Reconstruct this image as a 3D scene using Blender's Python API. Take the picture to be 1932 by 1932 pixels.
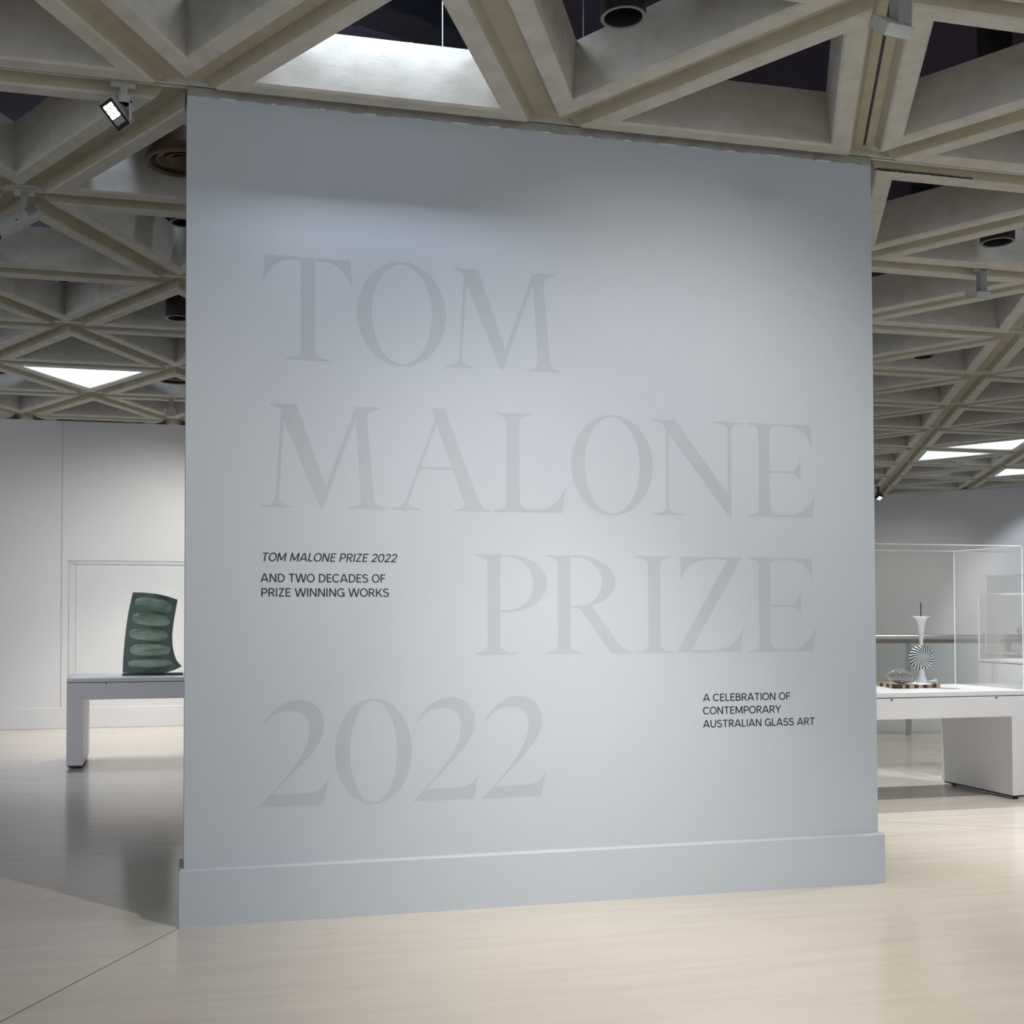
import bpy, bmesh, math, random
from mathutils import Vector, Matrix, Quaternion

# ---------------------------------------------------------------- scene clear
for o in list(bpy.data.objects):
    bpy.data.objects.remove(o)
SC = bpy.context.scene
COL = SC.collection
PI = math.pi
R = math.radians

# room frame: X along the title wall, Y away from the camera, Z up, origin on the
# floor under the middle ceiling node of the title wall
EYE = 1.4468
CAM = Vector((-1.8777, -5.4419, EYE))
YAW, PITCH, ROLL = -(PI / 2 - 1.33521), 0.02585, -0.00129
FPX, CX, CY = 2145.83, 830.52, 1101.58
ZF = EYE + 2.45          # underside of the ceiling flanges
LAT = 1.80623            # spacing of the ceiling lattice

# ---------------------------------------------------------------- camera
cd = bpy.data.cameras.new('camera')
cam = bpy.data.objects.new('camera', cd)
COL.objects.link(cam)
cd.sensor_width = 36.0
cd.lens = 36.0 * FPX / 1932.0
cd.shift_x = (966.0 - CX) / 1932.0
cd.shift_y = (CY - 966.0) / 1932.0
cd.clip_end = 200
CROT = Matrix.Rotation(YAW, 3, 'Z') @ Matrix.Rotation(PI / 2 + PITCH, 3, 'X') @ Matrix.Rotation(ROLL, 3, 'Z')
cam.matrix_world = Matrix.Translation(CAM) @ CROT.to_4x4()
SC.camera = cam

# ---------------------------------------------------------------- world and exposure
SC.view_settings.view_transform = 'Standard'
SC.view_settings.look = 'None'
SC.view_settings.gamma = 1.0
SC.view_settings.use_curve_mapping = False
SC.view_settings.exposure = 0.85
SC.cycles.use_denoising = True
SC.cycles.max_bounces = 8
SC.cycles.transparent_max_bounces = 24
SC.cycles.sample_clamp_indirect = 4.0
W = bpy.data.worlds.new('gallery_ambient')
SC.world = W
W.use_nodes = True
bg = W.node_tree.nodes['Background']
bg.inputs['Color'].default_value = (0.86, 0.92, 1.0, 1)
bg.inputs['Strength'].default_value = 0.56


def spot(name, loc, aim, power, size, blend=0.8, radius=0.04, color=(1, 0.97, 0.93)):
    l = bpy.data.lights.new(name, 'SPOT')
    l.energy, l.spot_size, l.spot_blend, l.shadow_soft_size, l.color = power, R(size), blend, radius, color
    o = bpy.data.objects.new(name, l)
    COL.objects.link(o)
    o.location = loc
    d = Vector(aim) - Vector(loc)
    o.rotation_euler = d.to_track_quat('-Z', 'Y').to_euler()
    return o


NEUT = (1.0, 0.965, 0.91)
WARM = (1.0, 0.94, 0.85)
COOL = (0.72, 0.82, 1.0)
# title wall flood on the second track in front of it, out of frame above
spot('wall_flood_light', (0.60, -3.13, 3.72), (0.70, 0.0, 1.75), 165, 70, 1.0, 0.045, NEUT)
spot('wall_foot_light', (-0.1, -1.60, 3.72), (0.25, -0.75, 0.0), 135, 62, 1.0, 0.03, (1.0, 0.89, 0.72))
# broad flood beside it that throws the wall's shadow over the floor on the left
spot('floor_flood_light', (0.62, -3.13, 3.70), (-1.8, -1.2, 0), 175, 100, 0.8, 0.03, WARM)
# lamps over the floor around the camera
for x, y, pw, sz, c in [(-4.4, -3.6, 100, 78, WARM), (-2.2, -4.4, 130, 80, WARM), (3.0, -1.9, 210, 80, WARM), (1.2, -4.6, 170, 90, WARM),
                        (3.3, 0.3, 190, 70, (1.0, 0.90, 0.74)), (6.6, -1.6, 90, 90, WARM)]:
    spot('floor_light', (x, y, 3.75), (x, y, 0), pw, sz, 1.0, 0.06, c)
# rear left bay
spot('rear_wall_light', (0.2, 6.9, 3.75), (-2.3, 9.66, 1.45), 330, 66, 1.0, 0.05, NEUT)
spot('rear_wall_light', (-4.6, 5.6, 3.75), (-5.0, 9.6, 1.6), 30, 80, 0.9, 0.05, (0.85, 0.9, 1))
spot('rear_floor_light', (-1.5, 7.9, 3.75), (-2.2, 8.3, 0), 230, 75, 0.9, 0.05, (1, 0.9, 0.76))
spot('case_and_fill_light', (-1.0, 7.6, 3.75), (-2.0, 6.2, 0.9), 60, 35, 0.8, 0.04, NEUT)
spot('case_and_fill_light', (-4.7, 2.4, 3.75), (-2.4, 5.9, 0.6), 75, 62, 0.9, 0.05, (0.84, 0.87, 1.0))  # added cool fill that lifts the left table front, no lamp seen there
# right bay
spot('case_and_fill_light', (3.5, 3.13, 3.75), (3.6, 2.5, 0.8), 230, 70, 0.7, 0.03, (0.97, 0.98, 1.0))
spot('case_and_fill_light', (4.6, 1.0, 3.75), (4.6, 1.3, 0.0), 190, 80, 0.8, 0.04, (0.97, 0.98, 1.0))
spot('case_and_fill_light', (5.4, 1.5643, 3.75), (5.6, 3.2, 1.1), 230, 60, 0.9, 0.04, NEUT)
spot('rear_wall_light', (13.5, 9.4, 3.75), (15.5, 13.0, 1.4), 260, 60, 0.35, 0.05, (0.86, 0.9, 1))
spot('rear_wall_light', (9.5, 10.5, 3.75), (12.6, 15.0, 0.6), 200, 60, 0.8, 0.05, (1, 0.91, 0.81))
spot('rear_floor_light', (9.0, 9.6, 3.75), (9.0, 9.6, 0), 150, 110, 0.9, 0.05, (1, 0.93, 0.82))
spot('rear_floor_light', (7.2, 5.4, 3.75), (7.2, 5.4, 0), 110, 100, 0.9, 0.05, (1, 0.93, 0.82))


def node_xy(i, j):
    return Vector((LAT * (i + 0.5 * j), LAT * 0.8660254 * j))


# skylights and lamps in the void above the grid that brighten single coffers
def skylight(tri, h, radius, power):
    ps = [node_xy(*q) for q in tri]
    c = (ps[0] + ps[1] + ps[2]) / 3
    l = bpy.data.lights.new('skylight', 'AREA')
    l.shape, l.size, l.energy, l.color = 'DISK', radius * 2, power, COOL
    l.spread = R(150)
    o = bpy.data.objects.new('skylight', l)
    COL.objects.link(o)
    o.location = (c.x, c.y, ZF + h)


UP = lambda i, j: [(i, j), (i + 1, j), (i, j + 1)]
DN = lambda i, j: [(i + 1, j), (i + 1, j + 1), (i, j + 1)]
def strip_light(loc, aim, w, h, power, spread):
    l = bpy.data.lights.new('void_strip_light', 'AREA')
    l.shape, l.size, l.size_y, l.energy, l.color, l.spread = 'RECTANGLE', w, h, power, (0.80, 0.87, 1.0), R(spread)
    o = bpy.data.objects.new('void_strip_light', l)
    COL.objects.link(o)
    o.location = loc
    o.rotation_euler = (Vector(aim) - Vector(loc)).to_track_quat('-Z', 'Y').to_euler()


strip_light((-0.92, -0.43, ZF + 0.78), (-0.92, -0.22, ZF + 0.14), 1.15, 0.09, 9, 130)
strip_light((-0.92, -0.95, ZF + 0.40), (-0.92, -0.19, ZF + 0.22), 1.5, 0.05, 0.4, 27)  # extra low strip, added only to brighten this coffer's base wall


def patch_light(loc, aim, power, size, blend=0.5):
    spot('void_patch_light', (loc[0], loc[1], ZF + loc[2]), (aim[0], aim[1], ZF + aim[2]), power, size, blend, 0.03, COOL)


patch_light((-2.25, 1.02, 0.62), (-2.28, 1.38, 0.12), 5, 42)
patch_light((2.95, 1.00, 0.62), (2.95, 1.38, 0.14), 5, 42)
patch_light((3.75, 0.95, 0.75), (3.85, 1.37, 0.20), 5, 36)
patch_light((-1.80, 2.55, 0.62), (-1.82, 2.85, 0.24), 4, 50)
patch_light((0.15, -0.85, 0.70), (0.28, -0.78, 0.20), 5, 50)
patch_light((-3.6, 2.55, 0.7), (-3.2, 2.95, 0.24), 4, 60)
vl = bpy.data.lights.new('void_lamp', 'POINT')
vl.energy, vl.shadow_soft_size, vl.color = 9, 0.06, (0.8, 0.82, 1.0)
vo = bpy.data.objects.new('void_lamp', vl)
COL.objects.link(vo)
vo.location = (-0.78, 1.75, ZF + 1.42)
skylight(UP(-4, 4), 0.55, 0.30, 30)
skylight(DN(2, 5), 0.55, 0.30, 30)
skylight(UP(2, 6), 0.55, 0.30, 24)
skylight(UP(3, 7), 0.55, 0.30, 24)

# ---------------------------------------------------------------- materials
def mat(name, base=(0.8, 0.8, 0.8), rough=0.5, metal=0.0, spec=0.5, emit=None, es=0.0, trans=0.0, ior=1.5, coat=0.0):
    m = bpy.data.materials.new(name)
    m.use_nodes = True
    b = m.node_tree.nodes['Principled BSDF']
    b.inputs['Base Color'].default_value = (*base, 1)
    b.inputs['Roughness'].default_value = rough
    b.inputs['Metallic'].default_value = metal
    b.inputs['Specular IOR Level'].default_value = spec
    b.inputs['IOR'].default_value = ior
    b.inputs['Transmission Weight'].default_value = trans
    b.inputs['Coat Weight'].default_value = coat
    if emit:
        b.inputs['Emission Color'].default_value = (*emit, 1)
        b.inputs['Emission Strength'].default_value = es
    return m


def nd(m, t, **kw):
    n = m.node_tree.nodes.new(t)
    for k, v in kw.items():
        setattr(n, k, v)
    return n


def lk(m, a, ao, b, bi):
    m.node_tree.links.new(a.outputs[ao], b.inputs[bi])


def coords(m, scale=(1, 1, 1), rot=(0, 0, 0)):
    tc = nd(m, 'ShaderNodeTexCoord')
    mp = nd(m, 'ShaderNodeMapping')
    mp.inputs['Scale'].default_value = scale
    mp.inputs['Rotation'].default_value = rot
    geo = nd(m, 'ShaderNodeNewGeometry')
    lk(m, geo, 'Position', mp, 'Vector')
    return mp


def noise_color(m, c0, c1, scale=3.0, detail=6, stretch=(1, 1, 1), rot=(0, 0, 0), lo=0.35, hi=0.65, bump=0.0, bscale=60):
    mp = coords(m, stretch, rot)
    nz = nd(m, 'ShaderNodeTexNoise')
    nz.inputs['Scale'].default_value = scale
    nz.inputs['Detail'].default_value = detail
    nz.inputs['Roughness'].default_value = 0.6
    lk(m, mp, 0, nz, 'Vector')
    cr = nd(m, 'ShaderNodeValToRGB')
    cr.color_ramp.elements[0].position = lo
    cr.color_ramp.elements[1].position = hi
    cr.color_ramp.elements[0].color = (*c0, 1)
    cr.color_ramp.elements[1].color = (*c1, 1)
    lk(m, nz, 'Fac', cr, 'Fac')
    b = m.node_tree.nodes['Principled BSDF']
    lk(m, cr, 'Color', b, 'Base Color')
    if bump:
        n2 = nd(m, 'ShaderNodeTexNoise')
        n2.inputs['Scale'].default_value = bscale
        n2.inputs['Detail'].default_value = 3
        lk(m, mp, 0, n2, 'Vector')
        bp = nd(m, 'ShaderNodeBump')
        bp.inputs['Strength'].default_value = bump
        bp.inputs['Distance'].default_value = 0.002
        lk(m, n2, 'Fac', bp, 'Height')
        lk(m, bp, 'Normal', b, 'Normal')
    return cr


M = {}
M['paint'] = mat('grey_wall_paint', rough=0.75, spec=0.25)
noise_color(M['paint'], (0.488, 0.538, 0.600), (0.500, 0.550, 0.612), 1.2, 5, bump=0.25, bscale=160)
M['white_wall'] = mat('white_wall_paint', rough=0.7, spec=0.25)
noise_color(M['white_wall'], (0.62, 0.63, 0.645), (0.635, 0.645, 0.66), 0.8, 4)
M['concrete'] = mat('board_cast_concrete', rough=0.8, spec=0.25)
noise_color(M['concrete'], (0.435, 0.43, 0.385), (0.545, 0.54, 0.495), 8.0, 12, stretch=(1, 1, 1.8), lo=0.3, hi=0.7, bump=0.25, bscale=45)
M['groove'] = mat('darker_olive_grey_concrete', rough=0.85, spec=0.2)
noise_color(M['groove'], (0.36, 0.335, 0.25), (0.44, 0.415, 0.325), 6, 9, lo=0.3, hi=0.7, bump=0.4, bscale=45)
M['filler'] = mat('grey_filler_strip', rough=0.8)
noise_color(M['filler'], (0.27, 0.275, 0.26), (0.36, 0.365, 0.35), 12, 4)
M['void'] = mat('dark_void_paint', (0.075, 0.060, 0.105), rough=0.8)
M['duct'] = mat('dark_duct_paint', (0.045, 0.05, 0.075), rough=0.5)
M['white'] = mat('white_satin_lacquer', (0.74, 0.745, 0.755), rough=0.35)
M['joint'] = mat('pale_joint_filler', (0.42, 0.43, 0.45), rough=0.8)
M['gap'] = mat('dark_shadow_gap', (0.02, 0.02, 0.022), rough=0.7)
M['grey_metal'] = mat('pale_grey_lamp_metal', (0.42, 0.44, 0.44), rough=0.45)
M['dark_grey_metal'] = mat('mid_grey_lamp_metal', (0.30, 0.31, 0.31), rough=0.5)
M['track'] = mat('grey_track_metal', (0.52, 0.52, 0.50), rough=0.5)
M['black'] = mat('black_satin', (0.006, 0.006, 0.007), rough=0.4)
M['downlight'] = mat('black_brown_tube', (0.022, 0.018, 0.017), rough=0.5)
M['rim'] = mat('grey_tube_rim', (0.16, 0.155, 0.15), rough=0.5)
M['bronze'] = mat('brown_vent_metal', (0.10, 0.062, 0.035), rough=0.5)
M['led'] = mat('lit_led_lens', (1, 1, 1), emit=(1, 0.98, 0.95), es=0.7)
M['vinyl'] = mat('gloss_vinyl', rough=0.6, spec=0.25)
noise_color(M['vinyl'], (0.424, 0.467, 0.520), (0.432, 0.475, 0.528), 2, 3, bump=0.35, bscale=220)
M['text'] = mat('black_vinyl', (0.008, 0.010, 0.018), rough=0.45)
M['steel'] = mat('brushed_steel', (0.72, 0.72, 0.74), rough=0.25, metal=1.0)
M['post'] = mat('grey_steel_post', (0.30, 0.31, 0.30), rough=0.35, metal=0.6)
M['timber'] = mat('rail_underside_timber', (0.30, 0.26, 0.22), rough=0.5)
M['opal'] = mat('opal_white_glass', (0.80, 0.81, 0.84), rough=0.12, coat=0.5)
M['stick'] = mat('dark_grey_rod', (0.03, 0.03, 0.035), rough=0.35)
M['green_glass'] = mat('dark_green_glass', rough=0.18, trans=0.25)
noise_color(M['green_glass'], (0.075, 0.130, 0.105), (0.135, 0.205, 0.170), 2.2, 3)
M['green_oval'] = mat('pale_green_carved_glass', rough=0.3, trans=0.1)
noise_color(M['green_oval'], (0.17, 0.29, 0.20), (0.46, 0.62, 0.46), 6, 2, stretch=(0.6, 1, 2.2))
M['wood_light'] = mat('pale_wood', (0.55, 0.36, 0.19), rough=0.5)
M['wood_dark'] = mat('dark_wenge_wood', (0.020, 0.014, 0.012), rough=0.45)
M['edge'] = mat('acrylic_edge', (0.93, 0.95, 0.95), rough=0.3)


def thin_glass(name, tint=(0.985, 0.992, 0.99), refl=0.05, dirt=0.008, dcol=(0.7, 0.75, 0.75)):
    """a thin sheet: mostly clear, a Fresnel mirror, a little haze"""
    m = bpy.data.materials.new(name)
    m.use_nodes = True
    nt = m.node_tree
    nt.nodes.clear()
    out = nd(m, 'ShaderNodeOutputMaterial')
    tr = nd(m, 'ShaderNodeBsdfTransparent')
    tr.inputs['Color'].default_value = (*tint, 1)
    gl = nd(m, 'ShaderNodeBsdfGlossy')
    gl.inputs['Roughness'].default_value = 0.02
    df = nd(m, 'ShaderNodeBsdfDiffuse')
    df.inputs['Color'].default_value = (*dcol, 1)
    fr = nd(m, 'ShaderNodeFresnel')
    fr.inputs['IOR'].default_value = 1.3
    mx = nd(m, 'ShaderNodeMixShader')
    sc = nd(m, 'ShaderNodeMath', operation='MULTIPLY')
    sc.inputs[1].default_value = 0.45
    lk(m, fr, 0, sc, 0)
    lk(m, sc, 0, mx, 0)
    lk(m, tr, 0, mx, 1)
    lk(m, gl, 0, mx, 2)
    m2 = nd(m, 'ShaderNodeMixShader')
    m2.inputs[0].default_value = dirt
    lk(m, mx, 0, m2, 1)
    lk(m, df, 0, m2, 2)
    lk(m, m2, 0, out, 'Surface')
    return m


M['acrylic'] = thin_glass('clear_acrylic_sheet')
M['green_pane'] = thin_glass('green_tinted_glass', (0.80, 0.87, 0.85), 0.05, 0.10, (0.45, 0.55, 0.53))
M['clear_glass'] = mat('clear_blown_glass', (0.95, 0.96, 1.0), rough=0.02, trans=0.92, ior=1.4)

# striped glass: cane lines wound round the form's own axis
def striped(name, n, twist, axis, c0=(0.012, 0.02, 0.025), c1=(0.72, 0.74, 0.74), duty=0.5, stretch=1.0, mirror=False):
    m = mat(name, rough=0.12, coat=0.6)
    tc = nd(m, 'ShaderNodeTexCoord')
    sp = nd(m, 'ShaderNodeSeparateXYZ')
    lk(m, tc, 'Object', sp, 0)
    ax = 'XYZ'
    a, b, c = {'X': ('Y', 'Z', 'X'), 'Y': ('X', 'Z', 'Y'), 'Z': ('X', 'Y', 'Z')}[axis]
    at = nd(m, 'ShaderNodeMath', operation='ARCTAN2')
    lk(m, sp, a, at, 0)
    lk(m, sp, b, at, 1)
    # radial distance for a swirl, axial position for a helix
    if mirror:
        ra = nd(m, 'ShaderNodeVectorMath', operation='LENGTH')
        cb = nd(m, 'ShaderNodeCombineXYZ')
        lk(m, sp, a, cb, 0)
        lk(m, sp, b, cb, 1)
        lk(m, cb, 0, ra, 0)
        src, so = ra, 'Value'
    else:
        src, so = sp, c
    tw = nd(m, 'ShaderNodeMath', operation='MULTIPLY')
    tw.inputs[1].default_value = twist
    lk(m, src, so, tw, 0)
    ad = nd(m, 'ShaderNodeMath', operation='ADD')
    lk(m, at, 0, ad, 0)
    lk(m, tw, 0, ad, 1)
    ml = nd(m, 'ShaderNodeMath', operation='MULTIPLY')
    ml.inputs[1].default_value = n
    lk(m, ad, 0, ml, 0)
    sn = nd(m, 'ShaderNodeMath', operation='SINE')
    lk(m, ml, 0, sn, 0)
    cr = nd(m, 'ShaderNodeValToRGB')
    cr.color_ramp.elements[0].position = duty - 0.06
    cr.color_ramp.elements[1].position = duty + 0.06
    cr.color_ramp.elements[0].color = (*c0, 1)
    cr.color_ramp.elements[1].color = (*c1, 1)
    mr = nd(m, 'ShaderNodeMapRange')
    mr.inputs['From Min'].default_value = -1
    mr.inputs['From Max'].default_value = 1
    lk(m, sn, 0, mr, 'Value')
    lk(m, mr, 0, cr, 0)
    lk(m, cr, 0, m.node_tree.nodes['Principled BSDF'], 'Base Color')
    return m


M['swirl'] = striped('black_white_swirl_glass', 22, 6.0, 'Y', duty=0.5, mirror=True)
M['helix'] = striped('dark_striped_glass', 20, 7.0, 'X', c0=(0.035, 0.04, 0.04), c1=(0.50, 0.50, 0.48), duty=0.68)

# polished stone floor with slab joints
def floor_mat():
    m = mat('polished_stone_floor', rough=0.2, spec=0.5)
    b = m.node_tree.nodes['Principled BSDF']
    mp = coords(m, (0.55, 5.5, 1.0), (0, 0, R(-4)))
    n1 = nd(m, 'ShaderNodeTexNoise')
    n1.inputs['Scale'].default_value = 2.2
    n1.inputs['Detail'].default_value = 8
    n1.inputs['Roughness'].default_value = 0.62
    lk(m, mp, 0, n1, 'Vector')
    cr = nd(m, 'ShaderNodeValToRGB')
    e = cr.color_ramp.elements
    e[0].position, e[0].color = 0.28, (0.625, 0.575, 0.515, 1)
    e[1].position, e[1].color = 0.72, (0.715, 0.665, 0.60, 1)
    lk(m, n1, 'Fac', cr, 'Fac')
    mp2 = coords(m, (0.5, 0.5, 1.0))
    n2 = nd(m, 'ShaderNodeTexNoise')
    n2.inputs['Scale'].default_value = 1.0
    n2.inputs['Detail'].default_value = 3
    lk(m, mp2, 0, n2, 'Vector')
    mx = nd(m, 'ShaderNodeMix', data_type='RGBA', blend_type='MULTIPLY')
    mx.inputs['Factor'].default_value = 0.12
    lk(m, cr, 'Color', mx, 'A')
    lk(m, n2, 'Fac', mx, 'B')
    # joints: lines along the B beams and square to them
    geo = nd(m, 'ShaderNodeNewGeometry')

    def line(nx, ny, off, pitch=None, w=0.004):
        dt = nd(m, 'ShaderNodeVectorMath', operation='DOT_PRODUCT')
        dt.inputs[1].default_value = (nx, ny, 0)
        lk(m, geo, 'Position', dt, 0)
        s = nd(m, 'ShaderNodeMath', operation='SUBTRACT')
        s.inputs[1].default_value = off
        lk(m, dt, 'Value', s, 0)
        src = s
        if pitch:
            md = nd(m, 'ShaderNodeMath', operation='WRAP')
            md.inputs[1].default_value = pitch / 2
            md.inputs[2].default_value = -pitch / 2
            lk(m, s, 0, md, 0)
            src = md
        ab = nd(m, 'ShaderNodeMath', operation='ABSOLUTE')
        lk(m, src, 0, ab, 0)
        lt = nd(m, 'ShaderNodeMath', operation='LESS_THAN')
        lt.inputs[1].default_value = w
        lk(m, ab, 0, lt, 0)
        return lt
    bx, by = 0.5, 0.8660254
    l1 = line(by, -bx, by * -1.806 - bx * -0.01, 6.26)     # along B, through the wall's left foot
    l2 = line(bx, by, bx * -2.6 + by * 4.75, 5.4)
    mxx = nd(m, 'ShaderNodeMath', operation='MAXIMUM')
    lk(m, l1, 0, mxx, 0)
    lk(m, l2, 0, mxx, 1)
    mj = nd(m, 'ShaderNodeMix', data_type='RGBA', blend_type='MIX')
    mj.inputs['B'].default_value = (0.16, 0.145, 0.13, 1)
    lk(m, mxx, 0, mj, 'Factor')
    lk(m, mx, 'Result', mj, 'A')
    lk(m, mj, 'Result', b, 'Base Color')
    rr = nd(m, 'ShaderNodeMapRange')
    rr.inputs['To Min'].default_value = 0.10
    rr.inputs['To Max'].default_value = 0.22
    lk(m, n1, 'Fac', rr, 'Value')
    lk(m, rr, 0, b, 'Roughness')
    return m


M['floor'] = floor_mat()

# ---------------------------------------------------------------- mesh helpers
def tag(o, label=None, cat=None, group=None, kind=None):
    if label:
        o['label'] = label
    if cat:
        o['category'] = cat
    if group:
        o['group'] = group
    if kind:
        o['kind'] = kind
    return o


def thing(name, label, cat, loc=(0, 0, 0), group=None, rotz=0.0):
    o = bpy.data.objects.new(name, None)
    o.empty_display_size = 0.1
    COL.objects.link(o)
    o.location = loc
    o.rotation_euler = (0, 0, rotz)
    return tag(o, label, cat, group)


def obj(name, bm, m, parent=None, smooth=False, loc=None):
    me = bpy.data.meshes.new(name)
    bmesh.ops.recalc_face_normals(bm, faces=bm.faces[:])
    bm.to_mesh(me)
    bm.free()
    me.materials.append(m)
    if smooth:
        for p in me.polygons:
            p.use_smooth = True
        try:
            me.set_sharp_from_angle(angle=R(40))
        except Exception:
            pass
    o = bpy.data.objects.new(name, me)
    COL.objects.link(o)
    if parent:
        o.parent = parent
    if loc is not None:
        o.location = loc
    return o


def B():
    return bmesh.new()


def box(bm, x0, x1, y0, y1, z0, z1, bev=0.0, mtx=None):
    r = bmesh.ops.create_cube(bm, size=1.0)
    vs = r['verts']
    for v in vs:
        v.co = Vector(((x0 + x1) / 2 + v.co.x * (x1 - x0), (y0 + y1) / 2 + v.co.y * (y1 - y0), (z0 + z1) / 2 + v.co.z * (z1 - z0)))
    if bev:
        es = list({e for v in vs for e in v.link_edges})
        r2 = bmesh.ops.bevel(bm, geom=es, offset=bev, segments=2, affect='EDGES', profile=0.5)
        vs = list({v for f in r2['faces'] for v in f.verts} | {v for v in vs if v.is_valid})
    if mtx is not None:
        for v in vs:
            v.co = mtx @ v.co
    return bm


def lathe(bm, prof, seg=32, mtx=None, cap=True):
    rings = []
    for r, z in prof:
        ring = [bm.verts.new((r * math.cos(2 * PI * k / seg), r * math.sin(2 * PI * k / seg), z)) for k in range(seg)] if r > 1e-6 else [bm.verts.new((0, 0, z))]
        rings.append(ring)
    for a, b in zip(rings, rings[1:]):
        for k in range(seg):
            k2 = (k + 1) % seg
            if len(a) == 1 and len(b) == 1:
                continue
            if len(a) == 1:
                bm.faces.new((a[0], b[k], b[k2]))
            elif len(b) == 1:
                bm.faces.new((a[k], a[k2], b[0]))
            else:
                bm.faces.new((a[k], a[k2], b[k2], b[k]))
    if cap:
        for ring in (rings[0], rings[-1]):
            if len(ring) > 2:
                bm.faces.new(ring)
    if mtx is not None:
        for ring in rings:
            for v in ring:
                v.co = mtx @ v.co
    return bm


def prism(bm, pts, d0, d1, fn):
    """closed outline pts (x, z) given depth d0..d1; fn(x, z, d) -> 3D"""
    n = len(pts)
    a = [bm.verts.new(fn(x, z, d0)) for x, z in pts]
    b = [bm.verts.new(fn(x, z, d1)) for x, z in pts]
    bm.faces.new(a)
    bm.faces.new(b[::-1])
    for k in range(n):
        k2 = (k + 1) % n
        bm.faces.new((a[k], b[k], b[k2], a[k2]))
    return bm


def ray(u, v):
    d = Vector(((u - CX) / FPX, -(v - CY) / FPX, -1.0))
    return CROT @ d


def on_y(u, v, y):
    d = ray(u, v)
    return CAM + d * ((y - CAM.y) / d.y)


def on_z(u, v, z):
    d = ray(u, v)
    return CAM + d * ((z - CAM.z) / d.z)


# ---------------------------------------------------------------- setting
RL = math.sqrt(1.0)
# floor
bm = B()
box(bm, -14, 24, -12, 26, -0.12, 0.0)
tag(obj('floor', bm, M['floor']), 'polished pale beige stone floor with thin dark slab joints', 'floor', kind='structure')

# the title wall
WX0, WX1, WY = -1.797, 1.850, -0.005
WT = 0.20
bm = B()
box(bm, WX0, WX1, WY, WY + WT, 0.0, ZF - 0.001)
tag(obj('wall_front', bm, M['paint']), 'free-standing grey title wall carrying the exhibition lettering', 'wall', kind='structure')
bm = B()
lev = []
for dy, dx, z in ((0.030, 0.022, 0.0), (0.030, 0.022, 0.256), (0.022, 0.014, 0.264), (-0.004, -0.004, 0.2645)):
    lev.append([bm.verts.new(q) for q in ((WX0 - dx, WY - dy, z), (WX1 + dx, WY - dy, z), (WX1 + dx, WY + WT + dy, z), (WX0 - dx, WY + WT + dy, z))])
for A, Bq in zip(lev, lev[1:]):
    for k in range(4):
        bm.faces.new((A[k], A[(k + 1) % 4], Bq[(k + 1) % 4], Bq[k]))
tag(obj('baseboard_front', bm, M['paint']), 'tall grey skirting board round the foot of the title wall', 'baseboard', kind='structure')
# filler strip that closes the wall into the ceiling groove, with a torn paint edge
bm = B()
random.seed(4)
n = 150
ln = WX1 - WX0
low = [ZF - 0.003 - 0.007 * random.random() for _ in range(n + 1)]
a = [bm.verts.new((WX0 + ln * k / n, WY - 0.003, low[k])) for k in range(n + 1)]
b_ = [bm.verts.new((WX0 + ln * k / n, WY - 0.003, ZF + 0.036)) for k in range(n + 1)]
c_ = [bm.verts.new((WX0 + ln * k / n, WY + 0.035, ZF + 0.036)) for k in range(n + 1)]
d_ = [bm.verts.new((WX0 + ln * k / n, WY + 0.035, ZF)) for k in range(n + 1)]
e_ = [bm.verts.new((WX0 + ln * k / n, WY, low[k])) for k in range(n + 1)]
for k in range(n):
    for p, q in ((a, b_), (b_, c_), (c_, d_), (e_, a)):
        bm.faces.new((p[k], p[k + 1], q[k + 1], q[k]))
tag(obj('trim_1', bm, M['filler']), 'ragged grey filler strip between title wall and ceiling groove', 'trim', kind='structure')
bm = B()
x = WX0 + 0.15
while x < WX1 - 0.1:
    l = random.uniform(0.015, 0.11)
    zz = ZF - 0.009
    k0 = [(x, zz - 0.002 * random.random())]
    up, dn = [], []
    m_ = max(3, int(l / 0.01))
    for q in range(m_ + 1):
        t = q / m_
        up.append((x + l * t, zz + 0.003 + 0.003 * random.random() * math.sin(PI * t)))
        dn.append((x + l * t, zz - 0.003 * random.random() * math.sin(PI * t)))
    prism(bm, dn + up[::-1], WY - 0.0045, WY - 0.001, lambda X, Z, D: (X, D, Z))
    x += l + random.uniform(0.02, 0.24)
tag(obj('trim_2', bm, M['white']), 'flecks of torn white paint along the title wall head', 'trim', kind='structure')

# rear left wall
LWY = 9.66
bm = B()
box(bm, -9, 1.6, LWY, LWY + 0.2, 0, ZF - 0.001)
tag(obj('wall_left', bm, M['white_wall']), 'pale panelled wall at the back of the left bay', 'wall', kind='structure')
bm = B()
box(bm, -9, 1.6, LWY - 0.022, LWY, 0, 0.264, bev=0.006)
tag(obj('baseboard_left', bm, M['white_wall']), 'tall skirting board along the rear left wall', 'baseboard', kind='structure')
jx = on_y(117, 1000, LWY).x
bm = B()
box(bm, jx - 0.006, jx + 0.006, LWY - 0.002, LWY + 0.002, 0.264, ZF)
tag(obj('trim_3', bm, M['joint']), 'thin vertical panel joint in the rear left wall', 'trim', kind='structure')
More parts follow.
